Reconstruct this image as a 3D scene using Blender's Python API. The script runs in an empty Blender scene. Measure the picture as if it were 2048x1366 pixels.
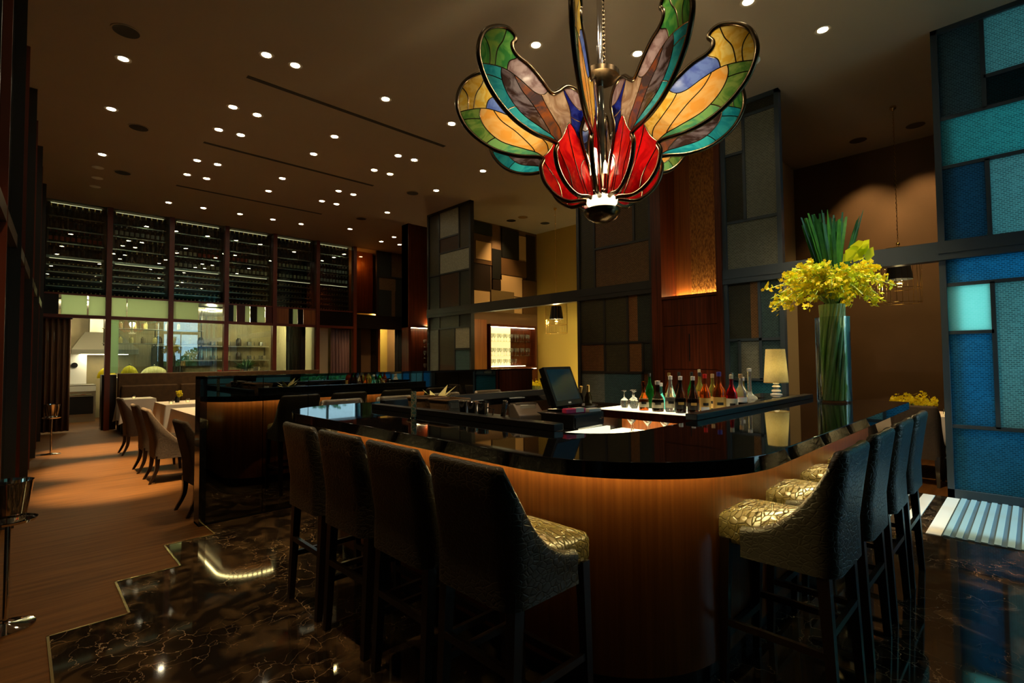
import bpy, math, random
from mathutils import Vector, Matrix, geometry
PI = math.pi
random.seed(7)
scn = bpy.context.scene
COL = scn.collection

# ------------------------------------------------------------------ camera, world, sun, exposure
cam_d = bpy.data.cameras.new('camera'); cam = bpy.data.objects.new('camera', cam_d); COL.objects.link(cam)
cam_d.sensor_fit = 'HORIZONTAL'; cam_d.sensor_width = 36.0; cam_d.lens = 1013.07 * 36.0 / 2048.0
cam_d.clip_start = 0.02; cam_d.clip_end = 200
R_ = ((0.71726, -0.69676, -0.00857), (-0.01925, -0.0321, 0.9993), (0.69654, 0.71659, 0.03644))
cam.matrix_world = Matrix(((R_[0][0], R_[1][0], -R_[2][0], 0), (R_[0][1], R_[1][1], -R_[2][1], 0), (R_[0][2], R_[1][2], -R_[2][2], 1.5), (0, 0, 0, 1)))
scn.camera = cam
scn.view_settings.view_transform = 'Standard'; scn.view_settings.look = 'None'
scn.view_settings.exposure = 0.0; scn.view_settings.gamma = 1.0; scn.view_settings.use_curve_mapping = False
cy = scn.cycles; cy.max_bounces = 7; cy.diffuse_bounces = 3; cy.glossy_bounces = 4; cy.transmission_bounces = 7; cy.transparent_max_bounces = 10
cy.caustics_reflective = False; cy.caustics_refractive = False; cy.sample_clamp_indirect = 4.0; cy.use_adaptive_sampling = True; cy.adaptive_threshold = 0.05
W = bpy.data.worlds.new('daylight'); scn.world = W; W.use_nodes = True
W.node_tree.nodes['Background'].inputs[0].default_value = (0.48, 0.80, 0.94, 1)
W.node_tree.nodes['Background'].inputs[1].default_value = 4.4
sun_d = bpy.data.lights.new('sun', 'SUN'); sun_d.energy = 4.5; sun_d.angle = math.radians(2.5); sun_d.color = (0.45, 0.90, 1.0)
sun = bpy.data.objects.new('sun', sun_d); COL.objects.link(sun)
sun.rotation_euler = Vector((0.06, 1.0, -0.70)).to_track_quat('-Z', 'Y').to_euler()
por_d = bpy.data.lights.new('entrance_daylight', 'AREA'); por_d.shape = 'RECTANGLE'; por_d.size = 1.6; por_d.size_y = 3.0
por_d.cycles.is_portal = True
por = bpy.data.objects.new('entrance_daylight', por_d); COL.objects.link(por); por.location = (6.3, -3.25, 1.5)
por.rotation_euler = Vector((0, 1, 0)).to_track_quat('-Z', 'Z').to_euler()

SPOT_W = 430.0          # each lit ceiling downlight
WARM = (1.0, 0.66, 0.29)
WARM2 = (1.0, 0.80, 0.40)

# ------------------------------------------------------------------ materials
MATS = {}
def mat(name, col, rough=0.5, metal=0.0, col2=None, scale=8.0, stretch=(1, 1, 1), bump=0.0, bscale=None, emis=None, es=0.0,
        spec=0.5, coat=0.0, trans=0.0, ior=1.45, detail=4.0, pattern='noise', contrast=(0.35, 0.65), transl=0.0, bdist=0.02, coords='Object', alpha=1.0):
    m = bpy.data.materials.new(name); m.use_nodes = True; nt = m.node_tree; N = nt.nodes; Lk = nt.links
    p = N['Principled BSDF']
    p.inputs['Base Color'].default_value = (*col, 1); p.inputs['Roughness'].default_value = rough
    p.inputs['Metallic'].default_value = metal; p.inputs['Specular IOR Level'].default_value = spec
    p.inputs['Coat Weight'].default_value = coat; p.inputs['Coat Roughness'].default_value = 0.05
    p.inputs['Transmission Weight'].default_value = trans; p.inputs['IOR'].default_value = ior; p.inputs['Alpha'].default_value = alpha
    if emis:
        p.inputs['Emission Color'].default_value = (*emis, 1); p.inputs['Emission Strength'].default_value = es
    tc = N.new('ShaderNodeTexCoord'); mp = N.new('ShaderNodeMapping'); mp.inputs['Scale'].default_value = stretch
    if coords == 'YZ':
        sp = N.new('ShaderNodeSeparateXYZ'); cb = N.new('ShaderNodeCombineXYZ'); su = N.new('ShaderNodeMath')
        Lk.new(tc.outputs['Object'], sp.inputs[0]); Lk.new(sp.outputs[0], su.inputs[0]); Lk.new(sp.outputs[1], su.inputs[1])
        Lk.new(su.outputs[0], cb.inputs[0]); Lk.new(sp.outputs[2], cb.inputs[1]); Lk.new(cb.outputs[0], mp.inputs[0])
    else: Lk.new(tc.outputs[coords], mp.inputs[0])
    def tex(s):
        if pattern == 'croc':
            t = N.new('ShaderNodeTexVoronoi'); t.feature = 'DISTANCE_TO_EDGE'; t.inputs['Scale'].default_value = s
            Lk.new(mp.outputs[0], t.inputs['Vector']); return t.outputs['Distance']
        if pattern == 'weave':
            t = N.new('ShaderNodeTexBrick'); t.inputs['Scale'].default_value = s; t.inputs['Mortar Size'].default_value = 0.05
            t.inputs['Mortar Smooth'].default_value = 0.3
            t.inputs['Color1'].default_value = (1, 1, 1, 1); t.inputs['Color2'].default_value = (.55, .55, .55, 1); t.inputs['Mortar'].default_value = (0, 0, 0, 1)
            Lk.new(mp.outputs[0], t.inputs['Vector']); return t.outputs['Color']
        t = N.new('ShaderNodeTexNoise'); t.inputs['Scale'].default_value = s; t.inputs['Detail'].default_value = detail
        if pattern == 'swirl': t.inputs['Distortion'].default_value = 2.2
        Lk.new(mp.outputs[0], t.inputs['Vector']); return t.outputs['Fac']
    csock = None
    if col2 is not None:
        o = tex(scale); r = N.new('ShaderNodeValToRGB'); Lk.new(o, r.inputs[0])
        r.color_ramp.elements[0].position = contrast[0]; r.color_ramp.elements[0].color = (*col, 1)
        r.color_ramp.elements[1].position = contrast[1]; r.color_ramp.elements[1].color = (*col2, 1)
        csock = r.outputs[0]; Lk.new(csock, p.inputs['Base Color'])
    nrm = None
    if bump:
        o = tex(bscale or scale); b = N.new('ShaderNodeBump'); b.inputs['Strength'].default_value = bump; b.inputs['Distance'].default_value = bdist
        if pattern == 'croc':
            r = N.new('ShaderNodeMath'); r.operation = 'MINIMUM'; r.inputs[1].default_value = 0.12; Lk.new(o, r.inputs[0]); o = r.outputs[0]
            b.inputs['Distance'].default_value = bdist
        Lk.new(o, b.inputs['Height']); nrm = b.outputs[0]; Lk.new(nrm, p.inputs['Normal'])
    if transl:
        t = N.new('ShaderNodeBsdfTranslucent'); t.inputs[0].default_value = (*col, 1)
        if csock: Lk.new(csock, t.inputs[0])
        if nrm: Lk.new(nrm, t.inputs['Normal'])
        mx = N.new('ShaderNodeMixShader'); mx.inputs[0].default_value = transl
        Lk.new(p.outputs[0], mx.inputs[1]); Lk.new(t.outputs[0], mx.inputs[2]); Lk.new(mx.outputs[0], N['Material Output'].inputs[0])
    MATS[name] = m
    return m
def glassmat(name, refl=0.08, tint=(1, 1, 1), rough=0.0):
    """Flat pane of clear glass: see-through with a fixed-Fresnel sheen."""
    m = bpy.data.materials.new(name); m.use_nodes = True; nt = m.node_tree; N = nt.nodes; N.remove(N['Principled BSDF'])
    t = N.new('ShaderNodeBsdfTransparent'); t.inputs[0].default_value = (*tint, 1)
    g = N.new('ShaderNodeBsdfGlossy'); g.inputs['Roughness'].default_value = rough
    lw = N.new('ShaderNodeLayerWeight'); lw.inputs[0].default_value = 0.25
    mm = N.new('ShaderNodeMath'); mm.operation = 'MULTIPLY_ADD'; mm.inputs[1].default_value = 0.8; mm.inputs[2].default_value = refl
    nt.links.new(lw.outputs['Fresnel'], mm.inputs[0])
    mx = N.new('ShaderNodeMixShader'); nt.links.new(mm.outputs[0], mx.inputs[0]); nt.links.new(t.outputs[0], mx.inputs[1]); nt.links.new(g.outputs[0], mx.inputs[2])
    nt.links.new(mx.outputs[0], N['Material Output'].inputs[0]); MATS[name] = m; return m
def marblemat():
    m = bpy.data.materials.new('marble'); m.use_nodes = True; nt = m.node_tree; N = nt.nodes; L = nt.links; p = N['Principled BSDF']
    tc = N.new('ShaderNodeTexCoord')
    n1 = N.new('ShaderNodeTexNoise'); n1.inputs['Scale'].default_value = 2.4; n1.inputs['Detail'].default_value = 6; L.new(tc.outputs['Object'], n1.inputs['Vector'])
    ad = N.new('ShaderNodeVectorMath'); ad.operation = 'MULTIPLY_ADD'; ad.inputs[1].default_value = (0.8, 0.8, 0.8)
    L.new(n1.outputs['Color'], ad.inputs[0]); L.new(tc.outputs['Object'], ad.inputs[2])
    v = N.new('ShaderNodeTexVoronoi'); v.feature = 'DISTANCE_TO_EDGE'; v.inputs['Scale'].default_value = 7.0; L.new(ad.outputs[0], v.inputs['Vector'])
    r = N.new('ShaderNodeValToRGB'); L.new(v.outputs['Distance'], r.inputs[0])
    r.color_ramp.elements[0].position = 0.0; r.color_ramp.elements[0].color = (0.50, 0.36, 0.24, 1)
    r.color_ramp.elements[1].position = 0.016; r.color_ramp.elements[1].color = (0, 0, 0, 1)
    n3 = N.new('ShaderNodeTexNoise'); n3.inputs['Scale'].default_value = 1.7; L.new(tc.outputs['Object'], n3.inputs['Vector'])
    r3 = N.new('ShaderNodeValToRGB'); L.new(n3.outputs['Fac'], r3.inputs[0]); r3.color_ramp.elements[0].position = .45; r3.color_ramp.elements[1].position = .62
    mv = N.new('ShaderNodeMix'); mv.data_type = 'RGBA'; mv.blend_type = 'MULTIPLY'; mv.inputs[0].default_value = 1; L.new(r.outputs[0], mv.inputs[6]); L.new(r3.outputs[0], mv.inputs[7])
    n2 = N.new('ShaderNodeTexNoise'); n2.inputs['Scale'].default_value = 5; n2.inputs['Detail'].default_value = 8; n2.inputs['Distortion'].default_value = 1.0; L.new(tc.outputs['Object'], n2.inputs['Vector'])
    r2 = N.new('ShaderNodeValToRGB'); L.new(n2.outputs['Fac'], r2.inputs[0])
    r2.color_ramp.elements[0].position = .47; r2.color_ramp.elements[0].color = (0.010, 0.007, 0.005, 1)
    r2.color_ramp.elements[1].position = .72; r2.color_ramp.elements[1].color = (0.085, 0.052, 0.026, 1)
    mx = N.new('ShaderNodeMix'); mx.data_type = 'RGBA'; mx.blend_type = 'ADD'; mx.inputs[0].default_value = 0.7
    L.new(r2.outputs[0], mx.inputs[6]); L.new(mv.outputs[2], mx.inputs[7]); L.new(mx.outputs[2], p.inputs['Base Color'])
    p.inputs['Roughness'].default_value = 0.05; p.inputs['Specular IOR Level'].default_value = 0.6
    MATS['marble'] = m; return m

mat('ceiling_paint', (0.36, 0.285, 0.205), 0.8, col2=(0.34, 0.27, 0.19), scale=0.6)
mat('ceiling_alcove', (0.36, 0.26, 0.15), 0.8)
mat('floor_wood', (0.105, 0.044, 0.011), 0.62, spec=0.12, col2=(0.062, 0.025, 0.006), scale=3.0, stretch=(0.5, 7, 1), detail=7, bump=0.06, bscale=5)
marblemat()
mat('red_wood', (0.115, 0.024, 0.007), 0.32, col2=(0.05, 0.010, 0.003), scale=2.4, stretch=(16, 16, 0.5), detail=6, bump=0.04, spec=0.4)
mat('bar_wood', (0.155, 0.048, 0.010), 0.30, col2=(0.10, 0.028, 0.006), scale=2.2, stretch=(20, 20, 0.45), detail=6, spec=0.4)
mat('orange_wood', (0.32, 0.10, 0.02), 0.35, col2=(0.2, 0.06, 0.012), scale=2.4, stretch=(14, 14, 0.5), detail=5)
mat('dark_wood', (0.012, 0.006, 0.004), 0.3)
mat('dark_lacquer', (0.010, 0.007, 0.006), 0.14, spec=0.6)
mat('black_granite', (0.004, 0.004, 0.005), 0.03, spec=0.75)
mat('black_plastic', (0.008, 0.008, 0.009), 0.35)
mat('dark_frame', (0.022, 0.018, 0.013), 0.35, spec=0.5)
mat('blue_frame', (0.035, 0.055, 0.075), 0.35)
mat('rail_metal', (0.10, 0.06, 0.03), 0.3, metal=0.6)
mat('mullion_wood', (0.13, 0.025, 0.008), 0.35)
mat('chrome', (0.75, 0.72, 0.68), 0.06, metal=1.0)
mat('steel', (0.55, 0.55, 0.52), 0.22, metal=1.0)
mat('brass', (0.62, 0.42, 0.16), 0.22, metal=1.0)
mat('bronze', (0.11, 0.075, 0.04), 0.24, metal=1.0)
mat('gold', (0.9, 0.6, 0.2), 0.2, metal=1.0)
mat('croc', (0.040, 0.034, 0.025), 0.34, pattern='croc', bump=0.36, bscale=30, bdist=0.03, stretch=(1.0, 1.0, 1.5), spec=0.55)
mat('seat_croc', (0.15, 0.112, 0.038), 0.22, pattern='croc', bump=0.8, bscale=30, bdist=0.03, stretch=(0.6, 1.5, 1.0), spec=0.7)
mat('chair_fabric', (0.075, 0.052, 0.035), 0.85, col2=(0.055, 0.038, 0.026), scale=60, bump=0.1)
mat('dark_fabric', (0.025, 0.022, 0.02), 0.8)
mat('banquette', (0.085, 0.042, 0.012), 0.65, col2=(0.06, 0.03, 0.01), scale=10, bump=0.1)
mat('linen', (0.80, 0.74, 0.66), 0.8, bump=0.08, bscale=60)
mat('curtain_brown', (0.20, 0.105, 0.055), 0.8)
mat('rack_fill_glow', (1, 0.9, 0.6), 0.5, emis=(1.0, 0.85, 0.5), es=1.6)
mat('curtain_mauve', (0.26, 0.14, 0.12), 0.8)
mat('curtain_dark', (0.012, 0.014, 0.014), 0.7)
mat('yellow_wall', (0.60, 0.42, 0.09), 0.7)
mat('brown_wall', (0.16, 0.085, 0.035), 0.75, col2=(0.14, 0.075, 0.03), scale=2)
mat('cream_wall', (0.62, 0.50, 0.30), 0.7)
mat('kitchen_wall', (0.30, 0.24, 0.12), 0.5, col2=(0.18, 0.15, 0.08), scale=1.6)
mat('white_paint', (0.8, 0.8, 0.75), 0.5)
mat('white_gloss', (0.85, 0.83, 0.76), 0.15)
mat('steel_kitchen', (0.6, 0.58, 0.5), 0.3, metal=0.9)
mat('black_mirror', (0.24, 0.25, 0.25), 0.012, metal=1.0)
mat('vent_black', (0.02, 0.018, 0.015), 0.7)
mat('lamp_lit', (1, 0.9, 0.7), 0.5, emis=(1.0, 0.86, 0.55), es=60.0)
mat('lamp_off', (0.7, 0.7, 0.65), 0.15, metal=0.8)
mat('lamp_dim', (0.8, 0.8, 0.75), 0.2, emis=(1.0, 0.9, 0.75), es=0.7)
mat('led', (1, 0.9, 0.6), 0.5, emis=(1.0, 0.78, 0.30), es=110.0)
mat('led_soft', (1, 0.9, 0.7), 0.5, emis=(1.0, 0.74, 0.36), es=30.0)
mat('led_white', (1, 0.95, 0.8), 0.5, emis=(1.0, 0.88, 0.55), es=14.0)
mat('lightbox', (0.9, 0.88, 0.75), 0.3, emis=(1.0, 0.93, 0.62), es=1.25)
mat('shade_lit', (0.75, 0.68, 0.42), 0.8, col2=(0.66, 0.6, 0.36), scale=90, stretch=(1, 1, 1), transl=0.55)
mat('porcelain', (0.85, 0.83, 0.76), 0.08, spec=0.6)
mat('leaf_green', (0.025, 0.16, 0.03), 0.35, col2=(0.06, 0.24, 0.04), scale=14, transl=0.2)
mat('leaf_dark', (0.008, 0.07, 0.018), 0.4, col2=(0.02, 0.12, 0.03), scale=20, transl=0.1)
mat('stem_green', (0.40, 0.74, 0.16), 0.3, col2=(0.85, 0.95, 0.48), scale=12, stretch=(1, 1, .2))
mat('petal_yellow', (0.90, 0.86, 0.02), 0.45, col2=(0.92, 0.70, 0.01), scale=30, transl=0.3)
mat('petal_lime', (0.74, 0.90, 0.03), 0.45, transl=0.3)
mat('leaf_cream', (0.8, 0.75, 0.35), 0.25)
mat('wicker', (0.22, 0.13, 0.07), 0.6, pattern='weave', col2=(0.35, 0.22, 0.12), scale=30, bump=0.8, bscale=30)
mat('screen_blue', (0.006, 0.02, 0.035), 0.12, emis=(0.010, 0.05, 0.08), es=0.12)
mat('led_niche', (1, 0.9, 0.7), 0.5, emis=(1.0, 0.70, 0.30), es=60.0)
mat('pink', (0.85, 0.06, 0.22), 0.4); mat('white_card', (0.85, 0.85, 0.82), 0.6); mat('grey_plastic', (0.20, 0.165, 0.14), 0.45)
mat('mat_light', (0.24, 0.40, 0.50), 0.85); mat('mat_dark', (0.07, 0.13, 0.19), 0.9)
mat('white_stone', (0.78, 0.80, 0.80), 0.3)
mat('exit_green', (0.02, 0.5, 0.2), 0.4, emis=(0.05, 1.0, 0.45), es=2.5)
mat('red_thing', (0.55, 0.02, 0.015), 0.4)
glassmat('clear_glass', 0.07)
glassmat('wine_glass_pane', 0.10, (0.80, 0.88, 0.84))
glassmat('amber_glass', 0.05, (0.85, 0.62, 0.35))
glassmat('vase_glass', 0.05, (0.93, 0.98, 0.95))
mat('crystal', (0.95, 0.97, 0.92), 0.02, trans=1.0, ior=1.45)
mat('frosted', (0.13, 0.17, 0.15), 0.6, transl=0.85)
mat('pale_reflection', (0.80, 0.95, 0.72), 0.25, transl=0.85)  # translucent pane, its pale colour stands in for a reflection

def bottlemat(n, c, r=0.06): return mat(n, c, r, trans=0.85, ior=1.3)
bottlemat('g_green', (0.02, 0.42, 0.06)); bottlemat('g_amber', (0.55, 0.10, 0.01)); bottlemat('g_dark', (0.05, 0.02, 0.012)); bottlemat('g_clear', (0.88, 0.93, 0.88))
bottlemat('g_yellow', (0.85, 0.70, 0.12)); bottlemat('g_red', (0.62, 0.01, 0.01)); bottlemat('g_blue', (0.10, 0.62, 0.62)); bottlemat('g_olive', (0.16, 0.13, 0.03))
mat('wine_dark', (0.015, 0.02, 0.012), 0.10, spec=0.6); mat('foil_red', (0.35, 0.03, 0.02), 0.35); mat('foil_gold', (0.6, 0.42, 0.15), 0.3, metal=0.7)
mat('label_cream', (0.70, 0.64, 0.46), 0.6); mat('label_red', (0.5, 0.05, 0.03), 0.6); mat('label_black', (0.02, 0.02, 0.02), 0.5); mat('label_gold', (0.65, 0.42, 0.12), 0.5)
mat('cap_white', (0.75, 0.75, 0.72), 0.4); mat('cap_red', (0.75, 0.03, 0.02), 0.4); mat('cap_blue', (0.06, 0.05, 0.35), 0.4); mat('cork', (0.5, 0.33, 0.16), 0.7); mat('cap_black', (0.02, 0.02, 0.02), 0.4)
# screen panes: patterned glass, some clear to the light behind, some dull
def panemat(n, c, tr, c2=None, sc=13): return mat('pane_' + n, c, 0.32, pattern='weave', col2=c2 or tuple(x * 0.42 for x in c), scale=sc, contrast=(0.2, 0.8), bump=0.35, bscale=sc, bdist=0.006, transl=tr, spec=0.35, stretch=(1, 1, 1), coords='YZ')
panemat('cream', (0.52, 0.50, 0.36), 0.30); panemat('olive', (0.085, 0.068, 0.03), 0.2); panemat('brown', (0.09, 0.045, 0.018), 0.2); panemat('tan', (0.30, 0.17, 0.075), 0.45)
panemat('smoke', (0.05, 0.052, 0.036), 0.2); panemat('grey', (0.28, 0.31, 0.26), 0.3); panemat('teal', (0.09, 0.18, 0.19), 0.3); panemat('orange', (0.30, 0.13, 0.04), 0.3)
panemat('blue1', (0.07, 0.23, 0.33), 0.7); panemat('blue2', (0.08, 0.44, 0.66), 0.75); panemat('cyan', (0.18, 0.62, 0.62), 0.7); panemat('slate', (0.10, 0.19, 0.22), 0.5); panemat('aqua', (0.62, 1.0, 0.92), 0.9, (0.5, .95, .85)); panemat('deep', (0.006, 0.05, 0.07), 0.5); panemat('sea', (0.34, 0.62, 0.62), 0.7)

# ------------------------------------------------------------------ mesh helpers
class MB:
    def __init__(s): s.v = []; s.f = []; s.m = []; s.uv = {}
    def add(s, vs, fs, mi=0):
        o = len(s.v); s.v += [tuple(v) for v in vs]; s.f += [tuple(i + o for i in f) for f in fs]; s.m += [mi] * len(fs); return s
    def box(s, x0, x1, y0, y1, z0, z1, mi=0, M=None):
        vs = [Vector((x, y, z)) for z in (z0, z1) for y in (y0, y1) for x in (x0, x1)]
        if M is not None: vs = [M @ v for v in vs]
        return s.add(vs, [(0, 2, 3, 1), (4, 5, 7, 6), (0, 1, 5, 4), (2, 6, 7, 3), (0, 4, 6, 2), (1, 3, 7, 5)], mi)
    def loft(s, loops, mi=0, cap0=True, cap1=True, closed=False):
        n = len(loops[0]); vs = [p for l in loops for p in l]; fs = []
        k = len(loops)
        for i in range(k if closed else k - 1):
            a = i * n; b = ((i + 1) % k) * n
            for j in range(n): fs.append((a + j, a + (j + 1) % n, b + (j + 1) % n, b + j))
        if not closed:
            if cap0: fs.append(tuple(range(n - 1, -1, -1)))
            if cap1: fs.append(tuple((k - 1) * n + j for j in range(n)))
        return s.add(vs, fs, mi)
    def lathe(s, prof, n=20, c=(0, 0, 0), mi=0, M=None, caps=True):
        loops = []
        for r, z in prof:
            r = max(r, 1e-4)
            l = [Vector((c[0] + r * math.cos(2 * PI * j / n), c[1] + r * math.sin(2 * PI * j / n), c[2] + z)) for j in range(n)]
            loops.append([M @ p for p in l] if M is not None else l)
        return s.loft(loops, mi, caps, caps)
    def tube(s, path, r, n=8, mi=0, closed=False):
        P = [Vector(p) for p in path]; k = len(P); loops = []; up = None
        for i in range(k):
            a = P[(i - 1) % k] if closed or i > 0 else P[i]; b = P[(i + 1) % k] if closed or i < k - 1 else P[i]
            t = (b - a)
            t = t.normalized() if t.length > 1e-9 else Vector((0, 0, 1))
            if up is None: up = Vector((0, 0, 1)) if abs(t.z) < 0.9 else Vector((1, 0, 0))
            x = up.cross(t)
            if x.length < 1e-6: x = Vector((1, 0, 0)).cross(t)
            x.normalize(); y = t.cross(x); up = y
            rr = r(i / max(1, k - 1)) if callable(r) else r
            loops.append([P[i] + rr * (math.cos(2 * PI * j / n) * x + math.sin(2 * PI * j / n) * y) for j in range(n)])
        return s.loft(loops, mi, closed=closed)
    def prism(s, poly, z0, z1, mi=0, top_mi=None):
        n = len(poly); vs = [(p[0], p[1], z0) for p in poly] + [(p[0], p[1], z1) for p in poly]
        tris = geometry.tessellate_polygon([[Vector((p[0], p[1], 0)) for p in poly]])
        area = sum(poly[i][0] * poly[(i + 1) % n][1] - poly[(i + 1) % n][0] * poly[i][1] for i in range(n))
        sides = [(i, (i + 1) % n, n + (i + 1) % n, n + i) for i in range(n)]
        def orient(t, up):
            a, b, c = [Vector((poly[i][0], poly[i][1])) for i in t]
            ccw = (b - a).cross(c - a) > 0
            return t if ccw == up else (t[0], t[2], t[1])
        if area < 0: sides = [f[::-1] for f in sides]
        s.add(vs, sides + [orient(t, False) for t in tris], mi)
        o = len(s.v) - 2 * n
        for t in tris:
            t = orient(t, True); s.f.append(tuple(o + n + i for i in t)); s.m.append(mi if top_mi is None else top_mi)
        return s
    def sphere(s, c, r, n=10, m=6, mi=0, sc=(1, 1, 1)):
        return s.lathe([(r * math.sin(PI * i / m) * sc[0], -r * math.cos(PI * i / m) * sc[2]) for i in range(m + 1)], n, c, mi, caps=False)
    def mesh(s, name, mats, smooth=None):
        me = bpy.data.meshes.new(name); me.from_pydata(s.v, [], s.f)
        for m in (mats if isinstance(mats, (list, tuple)) else [mats]): me.materials.append(MATS[m] if isinstance(m, str) else m)
        for p, i in zip(me.polygons, s.m): p.material_index = i
        if smooth is not None:
            for p in me.polygons: p.use_smooth = True
            me.set_sharp_from_angle(angle=math.radians(smooth))
        me.update(); return me
    def build(s, name, mats, parent=None, smooth=None, bevel=0, loc=None):
        o = bpy.data.objects.new(name, s.mesh(name, mats, smooth)); COL.objects.link(o)
        if parent: o.parent = parent
        if loc: o.location = loc
        if bevel:
            b = o.modifiers.new('edge', 'BEVEL'); b.width = bevel; b.segments = 2; b.limit_method = 'ANGLE'
        return o
ORD = 'first second third fourth fifth sixth seventh eighth ninth tenth eleventh twelfth thirteenth fourteenth'.split()
def Bx(x0, x1, y0, y1, z0, z1): return MB().box(x0, x1, y0, y1, z0, z1)
def tag(o, label, cat, group=None):
    o['label'] = label; o['category'] = cat
    if group: o['group'] = group
    return o
def thing(name, label, cat, loc=(0, 0, 0), rz=0.0, group=None):
    o = bpy.data.objects.new(name, None); COL.objects.link(o); o.location = loc; o.rotation_euler = (0, 0, rz); o.empty_display_size = 0.1
    return tag(o, label, cat, group)
def struct(o, label=None):
    o['kind'] = 'structure'
    if label: o['label'] = label
    return o
def kids(o): return [c for c in bpy.data.objects if c.parent == o]
def copy_tree(o, parent=None):
    c = o.copy(); COL.objects.link(c); c.parent = parent
    for ch in list(o.children): copy_tree(ch, c)
    return c
def inst(src, label, loc, rz=0.0, cat=None, group=None):
    c = copy_tree(src); c.location = loc; c.rotation_euler = (0, 0, rz); c['label'] = label
    if group: c['group'] = group
    return c
def part(mb, name, mats, parent, smooth=None, bevel=0): return mb.build(name, mats, parent, smooth, bevel)
def cr(pts, n=8, closed=False):
    """Catmull-Rom through 2-D or 3-D points."""
    P = [Vector(p) for p in pts]; k = len(P); out = []
    for i in range(k if closed else k - 1):
        p0 = P[(i - 1) % k] if closed or i > 0 else P[i]; p1 = P[i]; p2 = P[(i + 1) % k]; p3 = P[(i + 2) % k] if closed or i < k - 2 else P[(i + 1) % k]
        for j in range(n):
            t = j / n
            out.append(0.5 * ((2 * p1) + (p2 - p0) * t + (2 * p0 - 5 * p1 + 4 * p2 - p3) * t * t + (3 * p1 - p0 - 3 * p2 + p3) * t ** 3))
    if not closed: out.append(P[-1])
    return out
def rrect(w, d, r, n=5, cx=0, cy=0, z=0):
    out = []
    for (sx, sy, a0) in ((1, 1, 0), (-1, 1, 90), (-1, -1, 180), (1, -1, 270)):
        for j in range(n + 1):
            a = math.radians(a0 + 90 * j / n); out.append(Vector((cx + sx * (w / 2 - r) + r * math.cos(a), cy + sy * (d / 2 - r) + r * math.sin(a), z)))
    return out
def arc(cx, cy, r, a0, a1, n=12):
    return [(cx + r * math.cos(math.radians(a0 + (a1 - a0) * i / n)), cy + r * math.sin(math.radians(a0 + (a1 - a0) * i / n))) for i in range(n + 1)]
def lamp(name, typ, loc, energy, color, parent=None, size=0.05, spot=None, blend=0.5, aim=None):
    d = bpy.data.lights.new(name, typ); d.energy = energy; d.color = color
    if typ == 'AREA': d.size = size
    else: d.shadow_soft_size = size
    if typ == 'SPOT': d.spot_size = math.radians(spot); d.spot_blend = blend
    o = bpy.data.objects.new(name, d); COL.objects.link(o); o.location = loc
    if aim is not None: o.rotation_euler = Vector(aim).to_track_quat('-Z', 'Y').to_euler()
    if parent: o.parent = parent
    return o
# ================================================================== THE ROOM
CZ = 5.05; XW = 7.13; YW = 14.6
struct(Bx(-1.4, 10.8, -3.6, 19.0, -0.12, 0.0).build('floor', 'floor_wood'), 'brown wooden dining room floor')
steps = [(-0.9, -3.2), (7.13, -3.2), (7.13, 1.10), (7.13, 5.35), (1.25, 5.35), (1.25, 5.02), (0.88, 5.02), (0.88, 4.43), (0.50, 4.43), (0.50, 3.82), (0.14, 3.82), (0.14, 3.2), (-0.2, 3.2), (-0.2, 2.6), (-0.9, 2.6)]
struct(MB().prism(steps, -0.01, 0.004).build('floor_marble', 'marble'), 'polished dark brown veined marble floor around the bar')
ed = MB()
for a, b in zip(steps[4:], steps[5:]):
    x0, x1 = sorted((a[0], b[0])); y0, y1 = sorted((a[1], b[1])); ed.box(x0 - .006, x1 + .006, y0 - .006, y1 + .006, 0.0, 0.007)
struct(ed.build('trim_1', 'brass'), 'thin metal edging along the stepped marble border')
struct(Bx(-1.4, 10.8, -3.6, 15.5, CZ, CZ + 0.2).build('ceiling', 'ceiling_paint'), 'dark taupe plaster ceiling')
# ceiling slots (recessed dark air gaps)
for i, (x0, x1, y) in enumerate([(1.96, 4.99, 6.70), (2.06, 5.07, 9.21), (2.18, 5.15, 11.84)]):
    struct(Bx(x0, x1, y - 0.035, y + 0.035, CZ - 0.004, CZ + 0.01).build('trim_%d' % (i + 2), 'vent_black'), 'long dark linear air slot in the ceiling')
# outer walls
lw = [(-0.56, -3.6), (0.50, 19.0)]
def lx(y): return -0.135 + (y - 5.5) * 0.047
wl = MB(); wl.add([(lx(-3.6) - .3, -3.6, 0), (lx(-3.6), -3.6, 0), (lx(15.2), 15.2, 0), (lx(15.2) - .3, 15.2, 0), (lx(-3.6) - .3, -3.6, CZ), (lx(-3.6), -3.6, CZ), (lx(15.2), 15.2, CZ), (lx(15.2) - .3, 15.2, CZ)],
    [(0, 1, 5, 4), (1, 2, 6, 5), (2, 3, 7, 6), (3, 0, 4, 7), (0, 3, 2, 1), (4, 5, 6, 7)])
W_left = struct(wl.build('wall_left', 'dark_lacquer'), 'black lacquered panel wall')
for i in range(16):
    y = -2.6 + i * 1.15
    if y > 14.4: break
    part(MB().box(lx(y) - .02, lx(y) + (0.05 if i % 2 else 0.075), y - .04, y + .04, 0, CZ), 'wall_post', 'mullion_wood' if i % 2 else 'dark_frame', W_left)
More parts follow.
